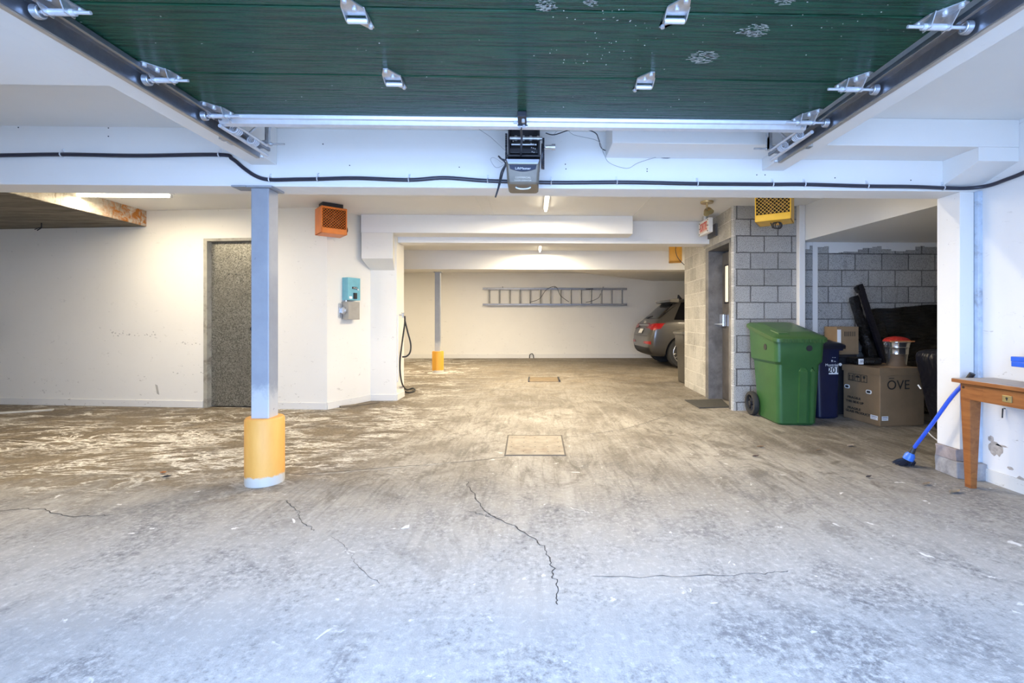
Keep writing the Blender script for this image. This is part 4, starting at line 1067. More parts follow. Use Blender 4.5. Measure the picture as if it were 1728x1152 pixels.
# ------------------------------------------------------------------ BINS
def wheelie_bin(loc, rz, label, colr, lidcol, Wt=.50, Lt=.70, Wb=.40, Lb=.55, H=.90, hl=1.05, wheel=.13, step=True, rough=.38):
    """front faces -y, wheels and handle at +y"""
    t = thing('wheelie_bin', label, 'bin', loc, rz)
    mb_ = M('bin_plastic', colr, rough, 0, .10, 5); ml = M('bin_lid_plastic', lidcol, rough, 0, .08, 5)
    b = MB()
    slope = (hl - H - .03) / Lt
    zs = [0, .02, H * .40, H * .70, H * .735, H * .9, H]
    rings = []
    for i, z in enumerate(zs):
        f = z / H
        hx = (Wb + (Wt - Wb) * f) / 2; hy = (Lb + (Lt - Lb) * f) / 2
        if step and z > H * .72: hx += .022; hy += .018
        yo = (Lt / 2 - hy) * .0 + (1 - f) * -.03
        if i == 0: hx -= .015; hy -= .015
        wz = 1 if i == len(zs) - 1 else (.5 if i == len(zs) - 2 else 0)
        rings.append([Vector((p.x, p.y, p.z + wz * slope * (p.y + Lt / 2))) for p in rrect(0, yo, hx, hy, .055, z, 5)])
    b.loft(rings); bd = obj('body', b, mb_, t, smooth=True, angle=30)
    b = MB(); b.loft([[Vector((p.x, p.y, p.z + slope * (p.y + Lt / 2))) for p in rr_] for rr_ in (rrect(0, 0, Wt / 2 + .03, Lt / 2 + .025, .06, H - .045), rrect(0, 0, Wt / 2 + .034, Lt / 2 + .03, .06, H - .0))]); obj('rim', b, mb_, t, smooth=True, angle=30)
    # lid, rising to the hinge
    b = MB(); s = (hl - H - .03) / Lt
    def lidring(gx, gy, dz, r=.06):
        return [Vector((p.x, p.y, H + .004 + dz + (p.y + Lt / 2) * s)) for p in rrect(0, 0, gx, gy, r, 0)]
    b.loft([lidring(Wt / 2 + .045, Lt / 2 + .045, -.028), lidring(Wt / 2 + .045, Lt / 2 + .045, .006), lidring(Wt / 2 + .02, Lt / 2 + .02, .024), lidring(Wt / 2 - .03, Lt / 2 - .04, .03), lidring(Wt / 2 - .05, Lt / 2 - .07, .045), lidring(Wt / 2 - .09, Lt / 2 - .11, .048)])
    ld_ = obj('lid', b, ml, t, smooth=True, angle=30)
    b = MB(); zh = hl - .03; b.tube([(-Wt / 2 + .02, Lt / 2 + .02, zh), (-Wt / 2 + .02, Lt / 2 + .10, zh + .005), (Wt / 2 - .02, Lt / 2 + .10, zh + .005), (Wt / 2 - .02, Lt / 2 + .02, zh)], .016); obj('handle', b, ml, t, smooth=True)
    b = MB(); b.cyl((-Wb / 2 - .05, Lb / 2 + .0, wheel), (Wb / 2 + .05, Lb / 2 + .0, wheel), .012); obj('axle', b, m_blackmetal, t)
    for sx_ in (-1, 1):
        b = MB(); xx = sx_ * (Wb / 2 + .045)
        Mx = Matrix.Translation((xx, Lb / 2, wheel)) @ Matrix.Rotation(PI / 2, 4, 'Y')
        b.lathe([(wheel * .72, -.028), (wheel * .96, -.028), (wheel, -.018), (wheel, .018), (wheel * .96, .028), (wheel * .72, .028), (wheel * .68, .01), (wheel * .68, -.01), (wheel * .72, -.028)], 30, Mx, cap=False)
        w_o = obj('wheel', b, m_rubber, t, smooth=True)
        b = MB()
        for k in range(8):
            a_ = 2 * PI * k / 8; b.tube([(xx, Lb / 2, wheel), (xx, Lb / 2 + wheel * .72 * math.cos(a_), wheel + wheel * .72 * math.sin(a_))], .009, 6)
        b.cyl((xx - .03, Lb / 2, wheel), (xx + .03, Lb / 2, wheel), .028, 14); obj('hub', b, m_black, w_o, smooth=True)
    return t, bd
# green bin
pc = G(1332, 718)
gb, gbd = wheelie_bin((2.745, 4.985, 0), math.radians(-3), 'large green wheeled bin standing in front of the block wall', (.030, .105, .030), (.038, .100, .026), Wt=.46, Lt=.66, Wb=.40, Lb=.50, H=.895, hl=1.06, wheel=.135)
m_hole = m_black
def half_at(z, axis, Wt=.46, Lt=.66, Wb=.40, Lb=.50, H=.895):
    f = z / H
    return ((Wb + (Wt - Wb) * f) / 2 if axis == 'x' else (Lb + (Lt - Lb) * f) / 2)
b = MB(); z = .80; yy_ = -(half_at(z, 'y') + .018); b.cyl((.085, yy_ - .004 - .005, z), (.085, yy_ + .02, z), .030, 24); obj('hole', b, m_hole, gb); b = MB()
xx_ = -(half_at(z, 'x') + .022); b.cyl((xx_ - .004, -.10, z), (xx_ + .02, -.10, z), .034, 24); obj('hole', b, m_hole, gb)
# moulded front rib (raised tall panel) and step ledges
b = MB()
def fy(z): return -.03 * (1 - z / .895) - half_at(z, 'y') + .004
for x0_, x1_ in ((-.01, .085), (.105, .155)):
    r0 = []
    for z in (.03, .40, .56, .60):
        w0 = .0 if z < .58 else .02; dep = .028 if z < .58 else .004
        r0.append([Vector((x0_ + w0, fy(z), z)), Vector((x0_ + w0 + .01, fy(z) - dep, z)), Vector((x1_ - w0 - .01, fy(z) - dep, z)), Vector((x1_ - w0, fy(z), z))])
    b.loft(r0)
obj('front_rib', b, bpy.data.materials['bin_plastic'], gb, smooth=True, angle=30)
b = MB(); b.box((-.16, -.34, .86), (-.145, -.325, .90)); 
b = MB(); b.prism([(-.05, .94), (.14, .985), (.16, .965), (-.04, .92)], -.262, -.235, 'x'); b.prism([(-.30, .925), (-.10, .955), (-.11, .985), (-.29, .955)], -.2, -.09, 'x'); obj('lid_grip', b, bpy.data.materials['bin_lid_plastic'], gb, bevel=.006)
b = MB()
for k in range(14): b.box((-.20 + k * .031, -.384, .858), (-.188 + k * .031, -.376, .895))
obj('lid_rib', b, bpy.data.materials['bin_lid_plastic'], gb)

# navy bin
nb_, nbd = wheelie_bin((3.255, 5.16, 0), 0, 'small navy blue wheeled bin numbered 201 between green bin and carton', (.006, .010, .038), (.005, .007, .018), Wt=.29, Lt=.30, Wb=.25, Lb=.25, H=.80, hl=.865, wheel=.07, step=False, rough=.35)
# side facing the camera is local +x  -> world -y
zc = lambda px, py: atY(px, py, 5.0)
yfN = 5.16 - .149
lab = atY(1406, 625, yfN)
b = MB(); b.box((lab.x - .052, yfN - .007, lab.z - .040), (lab.x + .052, yfN + .003, lab.z + .040)); lb_ = obj('number_label', b, m_white, nb_, world=True)
text('lettering', '201', .088, m_black, lb_, (lab.x, yfN - .0085, lab.z + .003), (1, 0, 0), (0, 0, 1), world=True, bold=.0015)
q = atY(1404, 616, yfN); text('lettering', 'Montréal', .040, m_white, nb_, (q.x - .005, yfN - .005, q.z + .002), (1, 0, 0), (0, 0, 1), world=True)
q = atY(1417, 615, yfN); b = MB(); b.torus(.014, .003, Matrix.Translation((q.x + .004, yfN - .004, q.z + .002)) @ Matrix.Rotation(PI / 2, 4, 'X'))
for k in range(4): b.cyl((q.x + .004 + .007 * math.cos(k * PI / 2), yfN - .005, q.z + .002 + .007 * math.sin(k * PI / 2)), (q.x + .004 + .007 * math.cos(k * PI / 2), yfN, q.z + .002 + .007 * math.sin(k * PI / 2)), .005, 8)
obj('rosette', b, m_white, nb_, world=True)
q = atY(1404, 609, yfN); b = MB(); b.box((q.x - .010, yfN - .005, q.z - .008), (q.x + .006, yfN, q.z - .004)); b.box((q.x - .005, yfN - .005, q.z - .004), (q.x + .001, yfN, q.z + .002)); b.box((q.x - .009, yfN - .005, q.z + .002), (q.x + .005, yfN, q.z + .012)); obj('emblem', b, m_white, nb_, world=True)
text('lettering', 'Ville', .016, m_white, nb_, (q.x + .028, yfN - .004, q.z - .004), (1, 0, 0), (0, 0, 1), world=True)
q = atY(1407, 603, yfN); text('lettering', '311 - 201', .011, m_white, nb_, (q.x, yfN - .004, q.z), (1, 0, 0), (0, 0, 1), world=True)

b = MB(); b.tube([(.15, -.10, .80), (.20, -.10, .805), (.20, .0, .81)], .014); b.box((.14, -.12, .785), (.20, -.08, .82)); obj('side_handle', b, m_black, nb_, smooth=True)
# dark bin behind the tower corner
p = G(1146, 650)
wheelie_bin((2.86, 7.98, 0), math.radians(180 + 90), 'dark grey wheeled bin peeking out behind the block wall, near the car', (.06, .055, .045), (.10, .095, .08), Wt=.50, Lt=.62, Wb=.44, Lb=.5, H=.88, hl=.95, wheel=.11)

# ------------------------------------------------------------------ MAT and DRAIN COVERS
def quadslab(pts, h, z0=0):
    b = MB(); b.prism([(p.x, p.y) for p in pts], z0, h); return b
tag(obj('door_mat', quadslab([G(1155, 675.5), G(1218, 674.5), G(1232, 687.5), G(1180, 689)], .012), M('mat_rubber', (.05, .048, .042), .8, 0, .3, 60), bevel=.004), 'black rubber mat on the floor in front of the dark door', 'mat')
def drain(tlp, trp, brp, blp, label, mcov, dots=True):
    P_ = [G(*tlp), G(*trp), G(*brp), G(*blp)]; c = sum(P_, Vector()) / 4
    t = thing('drain_cover', label, 'drain cover', (c.x, c.y, 0))
    outp = [c + (p - c) * 1.04 for p in P_]; inp = [c + (p - c) * .99 for p in P_]
    b = MB()
    for i in range(4): j = (i + 1) % 4; b.prism([(outp[i].x, outp[i].y), (outp[j].x, outp[j].y), (inp[j].x, inp[j].y), (inp[i].x, inp[i].y)], 0, .004)
    obj('frame', b, M('drain_frame', (.08, .07, .06), .8), t, world=True)
    obj('plate', quadslab([c + (p - c) * .975 for p in P_], .004), mcov, t, world=True)
    if dots:
        b = MB()
        for u in (.08, .3, .5, .72, .92):
            for v in (.15, .38, .62, .85):
                p = P_[0].lerp(P_[1], u).lerp(P_[3].lerp(P_[2], u), v); b.cyl((p.x, p.y, .003), (p.x, p.y, .0048), .006, 8)
        obj('hole', b, m_black, t, world=True)
    return t
drain((858, 735), (947, 735), (953.5, 768), (853, 768), 'square concrete coloured drain cover with small holes in the middle of the floor', M("drain_plate", (.27, .235, .185), .8, 0, .25, 9, dirt=(.17, .125, .09), dirt_amt=.3))
t = drain((893, 636.5), (943, 636.5), (942, 644), (892, 644), 'small brown drain cover far back on the floor', M('drain_plate_far', (.16, .115, .065), .8, 0, .25, 9), False)
b = MB()
for x in (892.5, 943): p = G(x, 640.5); b.box((p.x - .012, p.y - .30, .0), (p.x + .012, p.y + .30, .02))
obj('end_bar', b, m_blackmetal, t, world=True)

# ------------------------------------------------------------------ CARTONS AND STORED THINGS
def cardboard():
    q = N('cardboard'); n = q.noise(3, 6, .6); c = q.mix(q.rng(n, .3, .7), (.19, .125, .066), (.27, .18, .098))
    s = q.noise(9, 5, .7, .8); c = q.mix(q.rng(s, .66, .72, 0, .5), c, (.10, .06, .03))
    q.bump(q.noise(8, 3, .6), .3, .01); return q.out(c, .75)
m_card = cardboard()
bx = thing('cardboard_box', 'large brown carton printed OVE with two handle holes, bucket on top', 'box', (3.78, 4.87, 0), math.radians(2))
K = G(1485, 720); Lp = G(1423, 703); Rp = G(1560, 717.5)
bx.location = (K.x, K.y, 0); bx.rotation_euler = (0, 0, 0)
ul = (Lp - K); wl = ul.length; ul.normalize(); ur = (Rp - K); wr = ur.length; ur.normalize()
Zb = .592
def onL(u, z, off=.0): p = K + ul * (u * wl); n = Vector((-1, 0, 0)); return Vector((p.x - off, p.y, z))
b = MB(); b.prism([(K.x, K.y), (Rp.x, Rp.y), (Rp.x + ul.x * wl, Rp.y + ul.y * wl), (Lp.x, Lp.y)], 0, Zb - .018); bxb = obj('carton', b, m_card, bx, world=True, bevel=.008)
b = MB(); b.prism([(K.x, K.y), (Rp.x, Rp.y), (Rp.x + ul.x * wl, Rp.y + ul.y * wl), (Lp.x, Lp.y)], Zb - .07, Zb - .0)
for v in b.bm.verts:
    c = Vector(((K.x + Rp.x) / 2, (K.y + Lp.y) / 2, 0)); d = Vector((v.co.x - c.x, v.co.y - c.y, 0)).normalized(); v.co += d * .012
bmesh.ops.subdivide_edges(b.bm, edges=b.bm.edges[:], cuts=6)
for v in b.bm.verts: v.co += Vector((0, 0, noise.noise(v.co * 9) * .012)) + noise.noise_vector(v.co * 7) * .004
obj('lid_flap', b, m_card, bx, world=True)
nL = Vector((ul.y, -ul.x, 0)); nL = nL if nL.x < 0 else -nL
nR = Vector((ur.y, -ur.x, 0)); nR = nR if nR.y < 0 else -nR
m_print = M('black_print', (.02, .018, .015), .6)
def onface(px, py, P0, n):   # point on vertical face through P0 with normal n
    r = ray(px, py); t = (P0 - Vector((0, 0, HC))).dot(n) / r.dot(n); return Vector((0, 0, HC)) + r * t
P0r = K + nR * .0025; P0l = K + nL * .0025
c = onface(1516, 650, P0r, nR); text('lettering', 'OVE', .135, m_print, bx, c, ur, (0, 0, 1), world=True, sx=1.02)
cm = onface(1504.5, 638.2, P0r, nR); b = MB(); b.box((-.030, -.0006, -.003), (.030, .0006, .003), Matrix.Translation(cm) @ Matrix.Rotation(math.atan2(ur.y, ur.x), 4, 'Z')); obj('macron', b, m_print, bx, world=True)
for s_, (px, py) in (('FRAGILE', (1441, 671)), ('THIS SIDE UP', (1442, 678)), ('FRAGILE', (1441, 689)), ('GLASS PRODUCT', (1447, 696))):
    c = onface(px, py, P0l, nL); text('lettering', s_, .033, m_print, bx, c, -ul, (0, 0, 1), world=True, bold=.001, sx=1.5 if 'UP' not in s_ and 'PRO' not in s_ else 1.3)
# pictogram frames
for px, kind in ((1436, 0), (1447, 1), (1458, 2)):
    c = onface(px, 635.5 + (px - 1436) * .16, P0l, nL)
    Mx = Matrix.Translation(c) @ Matrix.Rotation(math.atan2(-ul.y, -ul.x), 4, 'Z')
    b = MB(); w_, h_ = .040, .040
    for lo, hi in (((-w_, -h_), (w_, -h_ + .005)), ((-w_, h_ - .005), (w_, h_)), ((-w_, -h_), (-w_ + .006, h_)), ((w_ - .006, -h_), (w_, h_))): b.box((lo[0], -.0008, lo[1]), (hi[0], .0008, hi[1]), Mx)
    if kind == 0:
        for dx in (-.018, .018): b.box((dx - .004, -.0008, -.025), (dx + .004, .0008, .02), Mx); b.prism([(dx - .010, .008), (dx + .010, .008), (dx, .026)], -.0008, .0008, 'y', Mx)
        b.box((-.03, -.0008, -.032), (.03, .0008, -.027), Mx)
    elif kind == 1:
        b.prism([(.028 * math.cos(PI * k / 8), .002 + .024 * math.sin(PI * k / 8)) for k in range(9)], -.0008, .0008, 'y', Mx); b.box((-.002, -.0008, -.028), (.002, .0008, .004), Mx)
    else:
        b.prism([(-.018, .028), (.018, .028), (.012, .0), (-.012, .0)], -.0008, .0008, 'y', Mx); b.box((-.002, -.0008, -.026), (.002, .0008, .004), Mx); b.box((-.013, -.0008, -.030), (.013, .0008, -.026), Mx)
    obj('pictogram', b, m_print, bx, world=True)
for px, py in ((1429.5, 651.5), (1466, 661)):
    c = onface(px, py, P0l, nL); Mx = Matrix.Translation(c) @ Matrix.Rotation(math.atan2(-ul.y, -ul.x), 4, 'Z') @ Matrix.Rotation(PI / 2, 4, 'X')
    b = MB(); b.loft([rrect(0, 0, .036, .021, .018, -.002, mat=Mx), rrect(0, 0, .036, .021, .018, .003, mat=Mx)]); hh = obj('handle_hole', b, m_white, bx, world=True)
    b = MB(); b.loft([rrect(0, 0, .024, .012, .011, .002, mat=Mx), rrect(0, 0, .024, .012, .011, .0042, mat=Mx)]); obj('opening', b, m_black, hh, world=True)
for px, py, P0_, n_, d_ in ((1475, 704, P0l, nL, -ul), (1493.5, 706, P0r, nR, ur)):
    c = onface(px, py, P0_, n_); Mx = Matrix.Translation(c) @ Matrix.Rotation(math.atan2(d_.y, d_.x), 4, 'Z')
    wv = .046 if n_ is nL else .036
    b = MB(); b.box((-wv, -.0008, -.022), (wv, .0008, .022), Mx); st_ = obj('sticker', b, m_white, bx, world=True)
    b = MB(); b.box((-wv * .8, -.0016, .004), (wv * .8, .0, .014), Mx); b.box((-wv * .8, -.0016, -.012), (wv * .5, .0, -.006), Mx); obj('barcode', b, M('label_grey', (.35, .38, .5), .6), st_, world=True)

# plastic film material
def film():
    q = N('black_stretch_film')
    n = q.noise(7, 5, .65, 1.2, q.mapping((.35, 1, 1.6), rot=(0, .35, 0))); n2 = q.noise(26, 4, .7, 1.0, q.mapping((.4, 1, 1.4), rot=(0, .6, 0)))
    h = q.math('ADD', n, q.math('MULTIPLY', n2, .45)); q.bump(h, 1.0, .035)
    return q.out((.004, .004, .0045), q.rng(n2, .35, .65, .05, .16), 0, .5)
m_film = film()
def film2():
    q = N('matte_cover_film'); n = q.noise(2.5, 4, .6, .8); q.bump(n, 1.0, .05)
    return q.out((.008, .008, .013), .33, 0, .4)
m_cover = film2()
# bucket
bc = atY(1513, 575, 4.90)
bk = thing('metal_bucket', 'shiny metal bucket heaped with red, standing on the large carton', 'bucket', (bc.x, 4.90, Zb))
b = MB(); h_ = .255; b.lathe([(.0, .0), (.086, .0), (.090, .01), (.104, h_ * .5), (.107, h_ * .52), (.106, h_ * .56), (.112, h_ * .78), (.115, h_ * .80), (.114, h_ * .84), (.124, h_), (.129, h_ + .004), (.129, h_ + .010), (.118, h_ + .008)], 40); obj('bucket_body', b, M('polished_zinc', (.62, .64, .68), .18, .95, .08, 14), bk, smooth=True)
b = MB()
for s in (-1, 1): b.tube([(s * .124, 0, h_ - .03), (s * .138, 0, h_ - .02), (s * .132, -.02, h_ + .004)], .005)
obj('ear', b, m_galv, bk)
b = MB(); b.box((-.155, -.125, h_ + .008), (.10, -.10, h_ + .022)); obj('rim_slat', b, M('orange_wood', (.50, .20, .07), .6), bk, bevel=.003)
b = MB(); R_ = []
for i in range(9):
    a_ = i / 8 * PI / 2
    R_.append([Vector(((.124 * math.cos(a_) + .001) * math.cos(2 * PI * k / 40), (.124 * math.cos(a_) + .001) * math.sin(2 * PI * k / 40), h_ + .008 + .055 * math.sin(a_))) + noise.noise_vector(Vector((i, k * .9, 2)) * 1.7) * .006 for k in range(40)])
b.loft(R_); q = N('red_beads'); v = q.n('ShaderNodeTexVoronoi'); q.l(q.pos, v.inputs['Vector']); v.inputs['Scale'].default_value = 110
q.bump(v.outputs['Distance'], 1.0, .01); mred = q.out(q.mix(q.rng(v.outputs['Distance'], .1, .6), (.85, .05, .02), (.45, .01, .01)), .4)
obj('red_contents', b, mred, bk, smooth=True)

# wrapped furniture leaning in the alcove
wf = thing('wrapped_furniture', 'large piece of furniture wrapped in black stretch film leaning behind the cartons', 'furniture', (4.4, 5.2, 0))
def FY(x, y, Y): return atY(x, y, Y)
b = MB()
TL_, TR_ = FY(1470, 522, 5.42), FY(1603, 512, 5.42); BR_, BL_ = FY(1640, 640, 5.34), FY(1466, 640, 5.34)
nx, nz = 44, 26; g = []
for j in range(nz + 1):
    row = []
    for i in range(nx + 1):
        u, v = i / nx, j / nz; p = TL_.lerp(TR_, u).lerp(BL_.lerp(BR_, u), v)
        bul = -.06 * math.sin(PI * v) - .05 * math.sin(PI * u) * v
        p = p + Vector((0, bul, 0)) + Vector((0, 1, .3)) * (noise.noise(Vector((u * 5, v * 5, 0))) * .045 + noise.noise(Vector((u * 7 + v * 5, v * 16, 3))) * .012 + abs(noise.noise(Vector((v * 12 + u * 2, 7, 0)))) * .02)
        row.append(p)
    g.append(row)
F_ = [[b.bm.verts.new(p) for p in r] for r in g]; Bk = [[b.bm.verts.new(p + Vector((0, .10 + .05 * j / nz, 0))) for p in r] for j, r in enumerate(g)]
for j in range(nz):
    for i in range(nx):
        b.bm.faces.new([F_[j][i], F_[j][i + 1], F_[j + 1][i + 1], F_[j + 1][i]]); b.bm.faces.new([Bk[j][i], Bk[j + 1][i], Bk[j + 1][i + 1], Bk[j][i + 1]])
for i in range(nx):
    b.bm.faces.new([F_[0][i], Bk[0][i], Bk[0][i + 1], F_[0][i + 1]]); b.bm.faces.new([F_[nz][i], F_[nz][i + 1], Bk[nz][i + 1], Bk[nz][i]])
for j in range(nz):
    b.bm.faces.new([F_[j][0], F_[j + 1][0], Bk[j + 1][0], Bk[j][0]]); b.bm.faces.new([F_[j][nx], Bk[j][nx], Bk[j + 1][nx], F_[j + 1][nx]])
obj('wrapped_panel', b, m_film, wf, world=True, smooth=True)
def bar(p, q, w, d, m, name, parent, wr=.006, n=16):
    p = Vector(p); q = Vector(q); t = (q - p).normalized(); s = t.cross(Vector((0, 1, 0))).normalized(); f = s.cross(t)
    R = []
    for i in range(n + 1):
        c = p.lerp(q, i / n); ww = w * (1 + .25 * noise.noise(Vector((i * .7, p.x * 9, 0)))); 
        R.append([c + s * a * ww + f * b_ * d + noise.noise_vector(Vector((i * 1.3, a * 3, b_ * 4))) * wr for a, b_ in ((-1, -1), (0, -1.15), (1, -1), (1.1, 0), (1, 1), (0, 1.1), (-1, 1), (-1.1, 0))])
    bb = MB(); bb.loft(R); return obj(name, bb, m, parent, world=True, smooth=True, angle=60)
bar(FY(1450, 480, 5.30), FY(1497, 622, 5.20), .026, .025, m_cover, 'leg', wf, .003)
bar(FY(1440, 500, 5.36), FY(1470, 600, 5.24), .036, .04, m_film, 'wrapped_rail', wf, .014)
bar(FY(1456, 548, 5.34), FY(1474, 618, 5.26), .06, .04, m_film, 'wrapped_bundle', wf, .02)
bar(FY(1590, 480, 5.42), FY(1618, 570, 5.20), .045, .04, m_film, 'leg', wf, .012)
bar(FY(1478, 548, 5.30), FY(1504, 618, 5.24), .075, .03, m_film, 'wrapped_bundle', wf, .03)
bar(FY(1447, 482, 5.31), FY(1453, 492, 5.30), .038, .03, m_film, 'foam_cap', wf, .006, 4)
b = MB(); p = FY(1448, 489, 5.31); b.box((p.x - .014, p.y - .01, p.z - .014), (p.x + .014, p.y, p.z + .014)); obj('tag', b, m_white, wf, world=True)
# supports of the wrapped furniture reach the floor behind the cartons
b = MB(); b.box((4.15, 5.24, 0), (5.3, 5.32, .62)); obj('lower_panel', b, m_film, wf, world=True, bevel=.02)

# dark crate behind, small box on top
cr_ = thing('storage_crate', 'black storage crate on the floor behind the navy bin, carton on top', 'crate', (3.58, 5.37, 0))
b = MB(); b.loft([rrect(3.60, 5.37, .11, .13, .03, 0), rrect(3.60, 5.37, .125, .145, .03, .655)]); obj('crate_body', b, m_black, cr_, world=True, smooth=True, angle=30)
b = MB(); b.loft([rrect(3.60, 5.37, .13, .155, .03, .66), rrect(3.60, 5.37, .13, .155, .03, .69)]); obj('crate_lid', b, m_black, cr_, world=True, bevel=.004)
q0 = atY(1412, 551, 5.25); q1 = atY(1449, 595, 5.25)
b = MB(); b.box((q0.x, 5.25, .691), (q1.x, 5.48, q0.z)); sb = thing('cardboard_box', 'small brown carton with white label standing behind the navy bin', 'box', ((q0.x + q1.x) / 2, 5.36, .691)); obj('carton', b, m_card, sb, world=True, bevel=.004)
q2 = atY(1413, 556, 5.248); q3 = atY(1419, 575, 5.248); b = MB(); b.box((q2.x, 5.246, q3.z - .03), (q3.x, 5.25, q2.z)); obj('label', b, m_white, sb, world=True)
b = MB()
for k in range(6): q = atY(1426 + k * 3.3, 560, 5.248); b.box((q.x - .004, 5.2475, q.z - .05), (q.x + .003, 5.25, q.z + .005))
obj('print_marks', b, m_print, sb, world=True)
# flat black parcel with white written label lying on the big carton
q0 = atY(1428, 611, 5.0); q1 = atY(1474, 598, 5.0)
fp = thing('flat_parcel', 'flat black parcel with a scribbled white label on the back of the large carton', 'parcel', ((q0.x + q1.x) / 2, 5.05, Zb))
b = MB(); b.box((3.52, 4.93, Zb + .008), (3.80, 5.12, Zb + .085)); obj('parcel', b, m_film, fp, world=True, bevel=.015)
q1 = atY(1457, 598, 4.925); q0 = atY(1429, 611, 4.925)
b = MB(); b.box((3.53, 4.922, Zb + .015), (q1.x, 4.929, Zb + .075)); lb2 = obj('label', b, m_white, fp, world=True)
b = MB(); random.seed(3)
for k in range(9):
    x = 3.545 + k * .018; z = Zb + .045; b.tube([(x, 4.9205, z - .012 + random.uniform(-.006, .006)), (x + .008, 4.9205, z + .015), (x + .016, 4.9205, z - .008 + random.uniform(-.01, .01))], .0022, 4)
obj('handwriting', b, m_print, lb2, world=True)

# covered object in black plastic at the alcove edge
R_ = []; cxx, cyy = 4.09, 4.26
for z, hx, hy, ox in ((0.0, .25, .12, .06), (.02, .27, .14, .06), (.25, .315, .165, .03), (.5, .345, .178, .01), (.70, .365, .185, 0), (.775, .36, .18, 0), (.80, .33, .15, 0), (.812, .2, .08, 0)):
    ring = rrect(cxx + ox, cyy, hx, hy, .06, z, 8)
    R_.append([p + Vector(noise.noise_vector(p * 3.2)) * .03 * (1 if z > .03 else .2) + Vector((0, 0, max(0, 0))) for p in ring])
b = MB(); b.loft(R_); cvr = tag(obj('covered_object', b, m_cover, smooth=True, subsurf=1, angle=60), 'tall object under a black plastic cover beside the large carton', 'covered object')
b = MB(); q = [atD(1548, 652, 4.14), atD(1554, 658, 4.12)]; 
# reflective piping lines on the cover
bv = None
b.tube([atD(1549, 649, 4.10), atD(1554, 656, 4.08)], .006, 6); b.tube(spline([atD(1563, 725, 4.02), atD(1572, 735, 3.98), atD(1582, 743, 3.95)]), .005, 6)
obj('reflective_piping', b, m_white, cvr, world=True)

# ------------------------------------------------------------------ BROOM
br_ = thing('broom', 'blue handled broom leaning at the alcove post, head on the floor', 'broom', G(1527, 783))
g = G(1527, 785); tip = atD(1641, 630, 3.075)
hd = Vector((g.x, g.y, .0)); up = (Vector((tip.x, tip.y, tip.z)) - hd)
P1 = atD(1541, 757, 3.42); P2 = atD(1575, 712, 3.27); P3 = atD(1607, 668, 3.155)
b = MB(); b.tube(spline([P1, P2, P3, tip - up.normalized() * .06], 6), .0125, 12); obj('handle', b, M('blue_paint', (.03, .10, .62), .35, 0, .08), br_, world=True, smooth=True)
b = MB(); b.tube([tip - up.normalized() * .06, tip], .017, 12); obj('grip', b, m_black, br_, world=True, smooth=True)
b = MB(); d_ = (P1 - hd).normalized(); b.tube([P1 + d_ * .02, P1 - d_ * .05], [.016, .024], 12); obj('ferrule', b, m_black, br_, world=True, smooth=True)
b = MB(); c = P1 - d_ * .055; b.tube([P1 - d_ * .03, c, c - d_ * .035], [.02, .034, .036], 12); obj('head_block', b, M('blue_plastic', (.04, .16, .60), .35), br_, world=True, smooth=True)
b = MB()
for k in range(240):
    a_ = random.uniform(0, 2 * PI); r_ = math.sqrt(random.random())
    s0 = c - d_ * .03 + Vector((math.cos(a_) * .032 * r_, math.sin(a_) * .028 * r_, 0)); e_ = Vector((hd.x + math.cos(a_) * .075 * r_, hd.y + math.sin(a_) * .06 * r_ + .02, .003 + random.random() * .012))
    b.tube([s0, (s0 + e_) / 2 + Vector((math.cos(a_), math.sin(a_), 0)) * .012, e_], .0016, 3, False)
obj('bristles', b, M('bristle_black', (.02, .022, .035), .5), br_, world=True)

# ------------------------------------------------------------------ CONCRETE BLOCKS
m_cb = M('rough_block', (.34, .33, .33), .9, 0, .25, 14, .4, dirt=(.16, .15, .15), dirt_amt=.4)
b = MB(); b.prism([(2.915, 3.28), (2.90, 3.09), (3.0, 3.035), (3.058, 3.035), (3.058, 3.28)], 0, .113); bmesh.ops.subdivide_edges(b.bm, edges=b.bm.edges[:], cuts=3)
for v in b.bm.verts: v.co += noise.noise_vector(v.co * 14) * (.005 if v.co.z > .01 else 0)
tag(obj('concrete_block', b, m_cb, bevel=.004), 'wide grey concrete block on the floor under the white post', 'concrete block')
b = MB(); b.prism([(2.905, 3.27), (2.905, 3.10), (3.03, 3.10), (3.03, 3.27)], .1135, .195); bmesh.ops.subdivide_edges(b.bm, edges=b.bm.edges[:], cuts=3)
for v in b.bm.verts: v.co += noise.noise_vector(v.co * 12 + Vector((4, 0, 0))) * (.006 if v.co.z > .12 and v.co.z < .19 else .001)
tag(obj('concrete_block', b, M('brown_stone', (.33, .28, .27), .9, 0, .25, 14, .4), bevel=.004), 'smaller brownish block stacked between the wide block and the post', 'concrete block')

# ------------------------------------------------------------------ TABLE
def wood():
    q = N('orange_brown_wood'); n = q.noise(5, 7, .65, .8, q.mapping((4, .6, 6))); c = q.mix(q.rng(n, .3, .7), (.20, .060, .014), (.36, .13, .032))
    kn = q.noise(6, 3, .6); c = q.mix(q.rng(kn, .68, .74, 0, .8), c, (.05, .02, .01)); q.bump(n, .3, .004); return q.out(c, .42)
m_wood = wood()
tx0, tx1, ty1, ty0, tz = 2.762, 3.045, 2.985, 1.35, .703
tb = thing('wooden_table', 'orange brown wooden work table with drawer lock against the right wall', 'table', ((tx0 + tx1) / 2, (ty0 + ty1) / 2, 0))
def woodtop():
    q = N('grey_worn_top'); n = q.noise(5, 7, .65, .8, q.mapping((5, .7, 5))); x, y, z = q.sep()
    c = q.mix(q.rng(n, .3, .7), (.30, .26, .24), (.46, .42, .40)); return q.out(c, .6)
b = MB(); b.box((tx0, ty0, tz - .026), (tx1, ty1, tz - .002)); obj('top_board', b, m_wood, tb, world=True, bevel=.003)
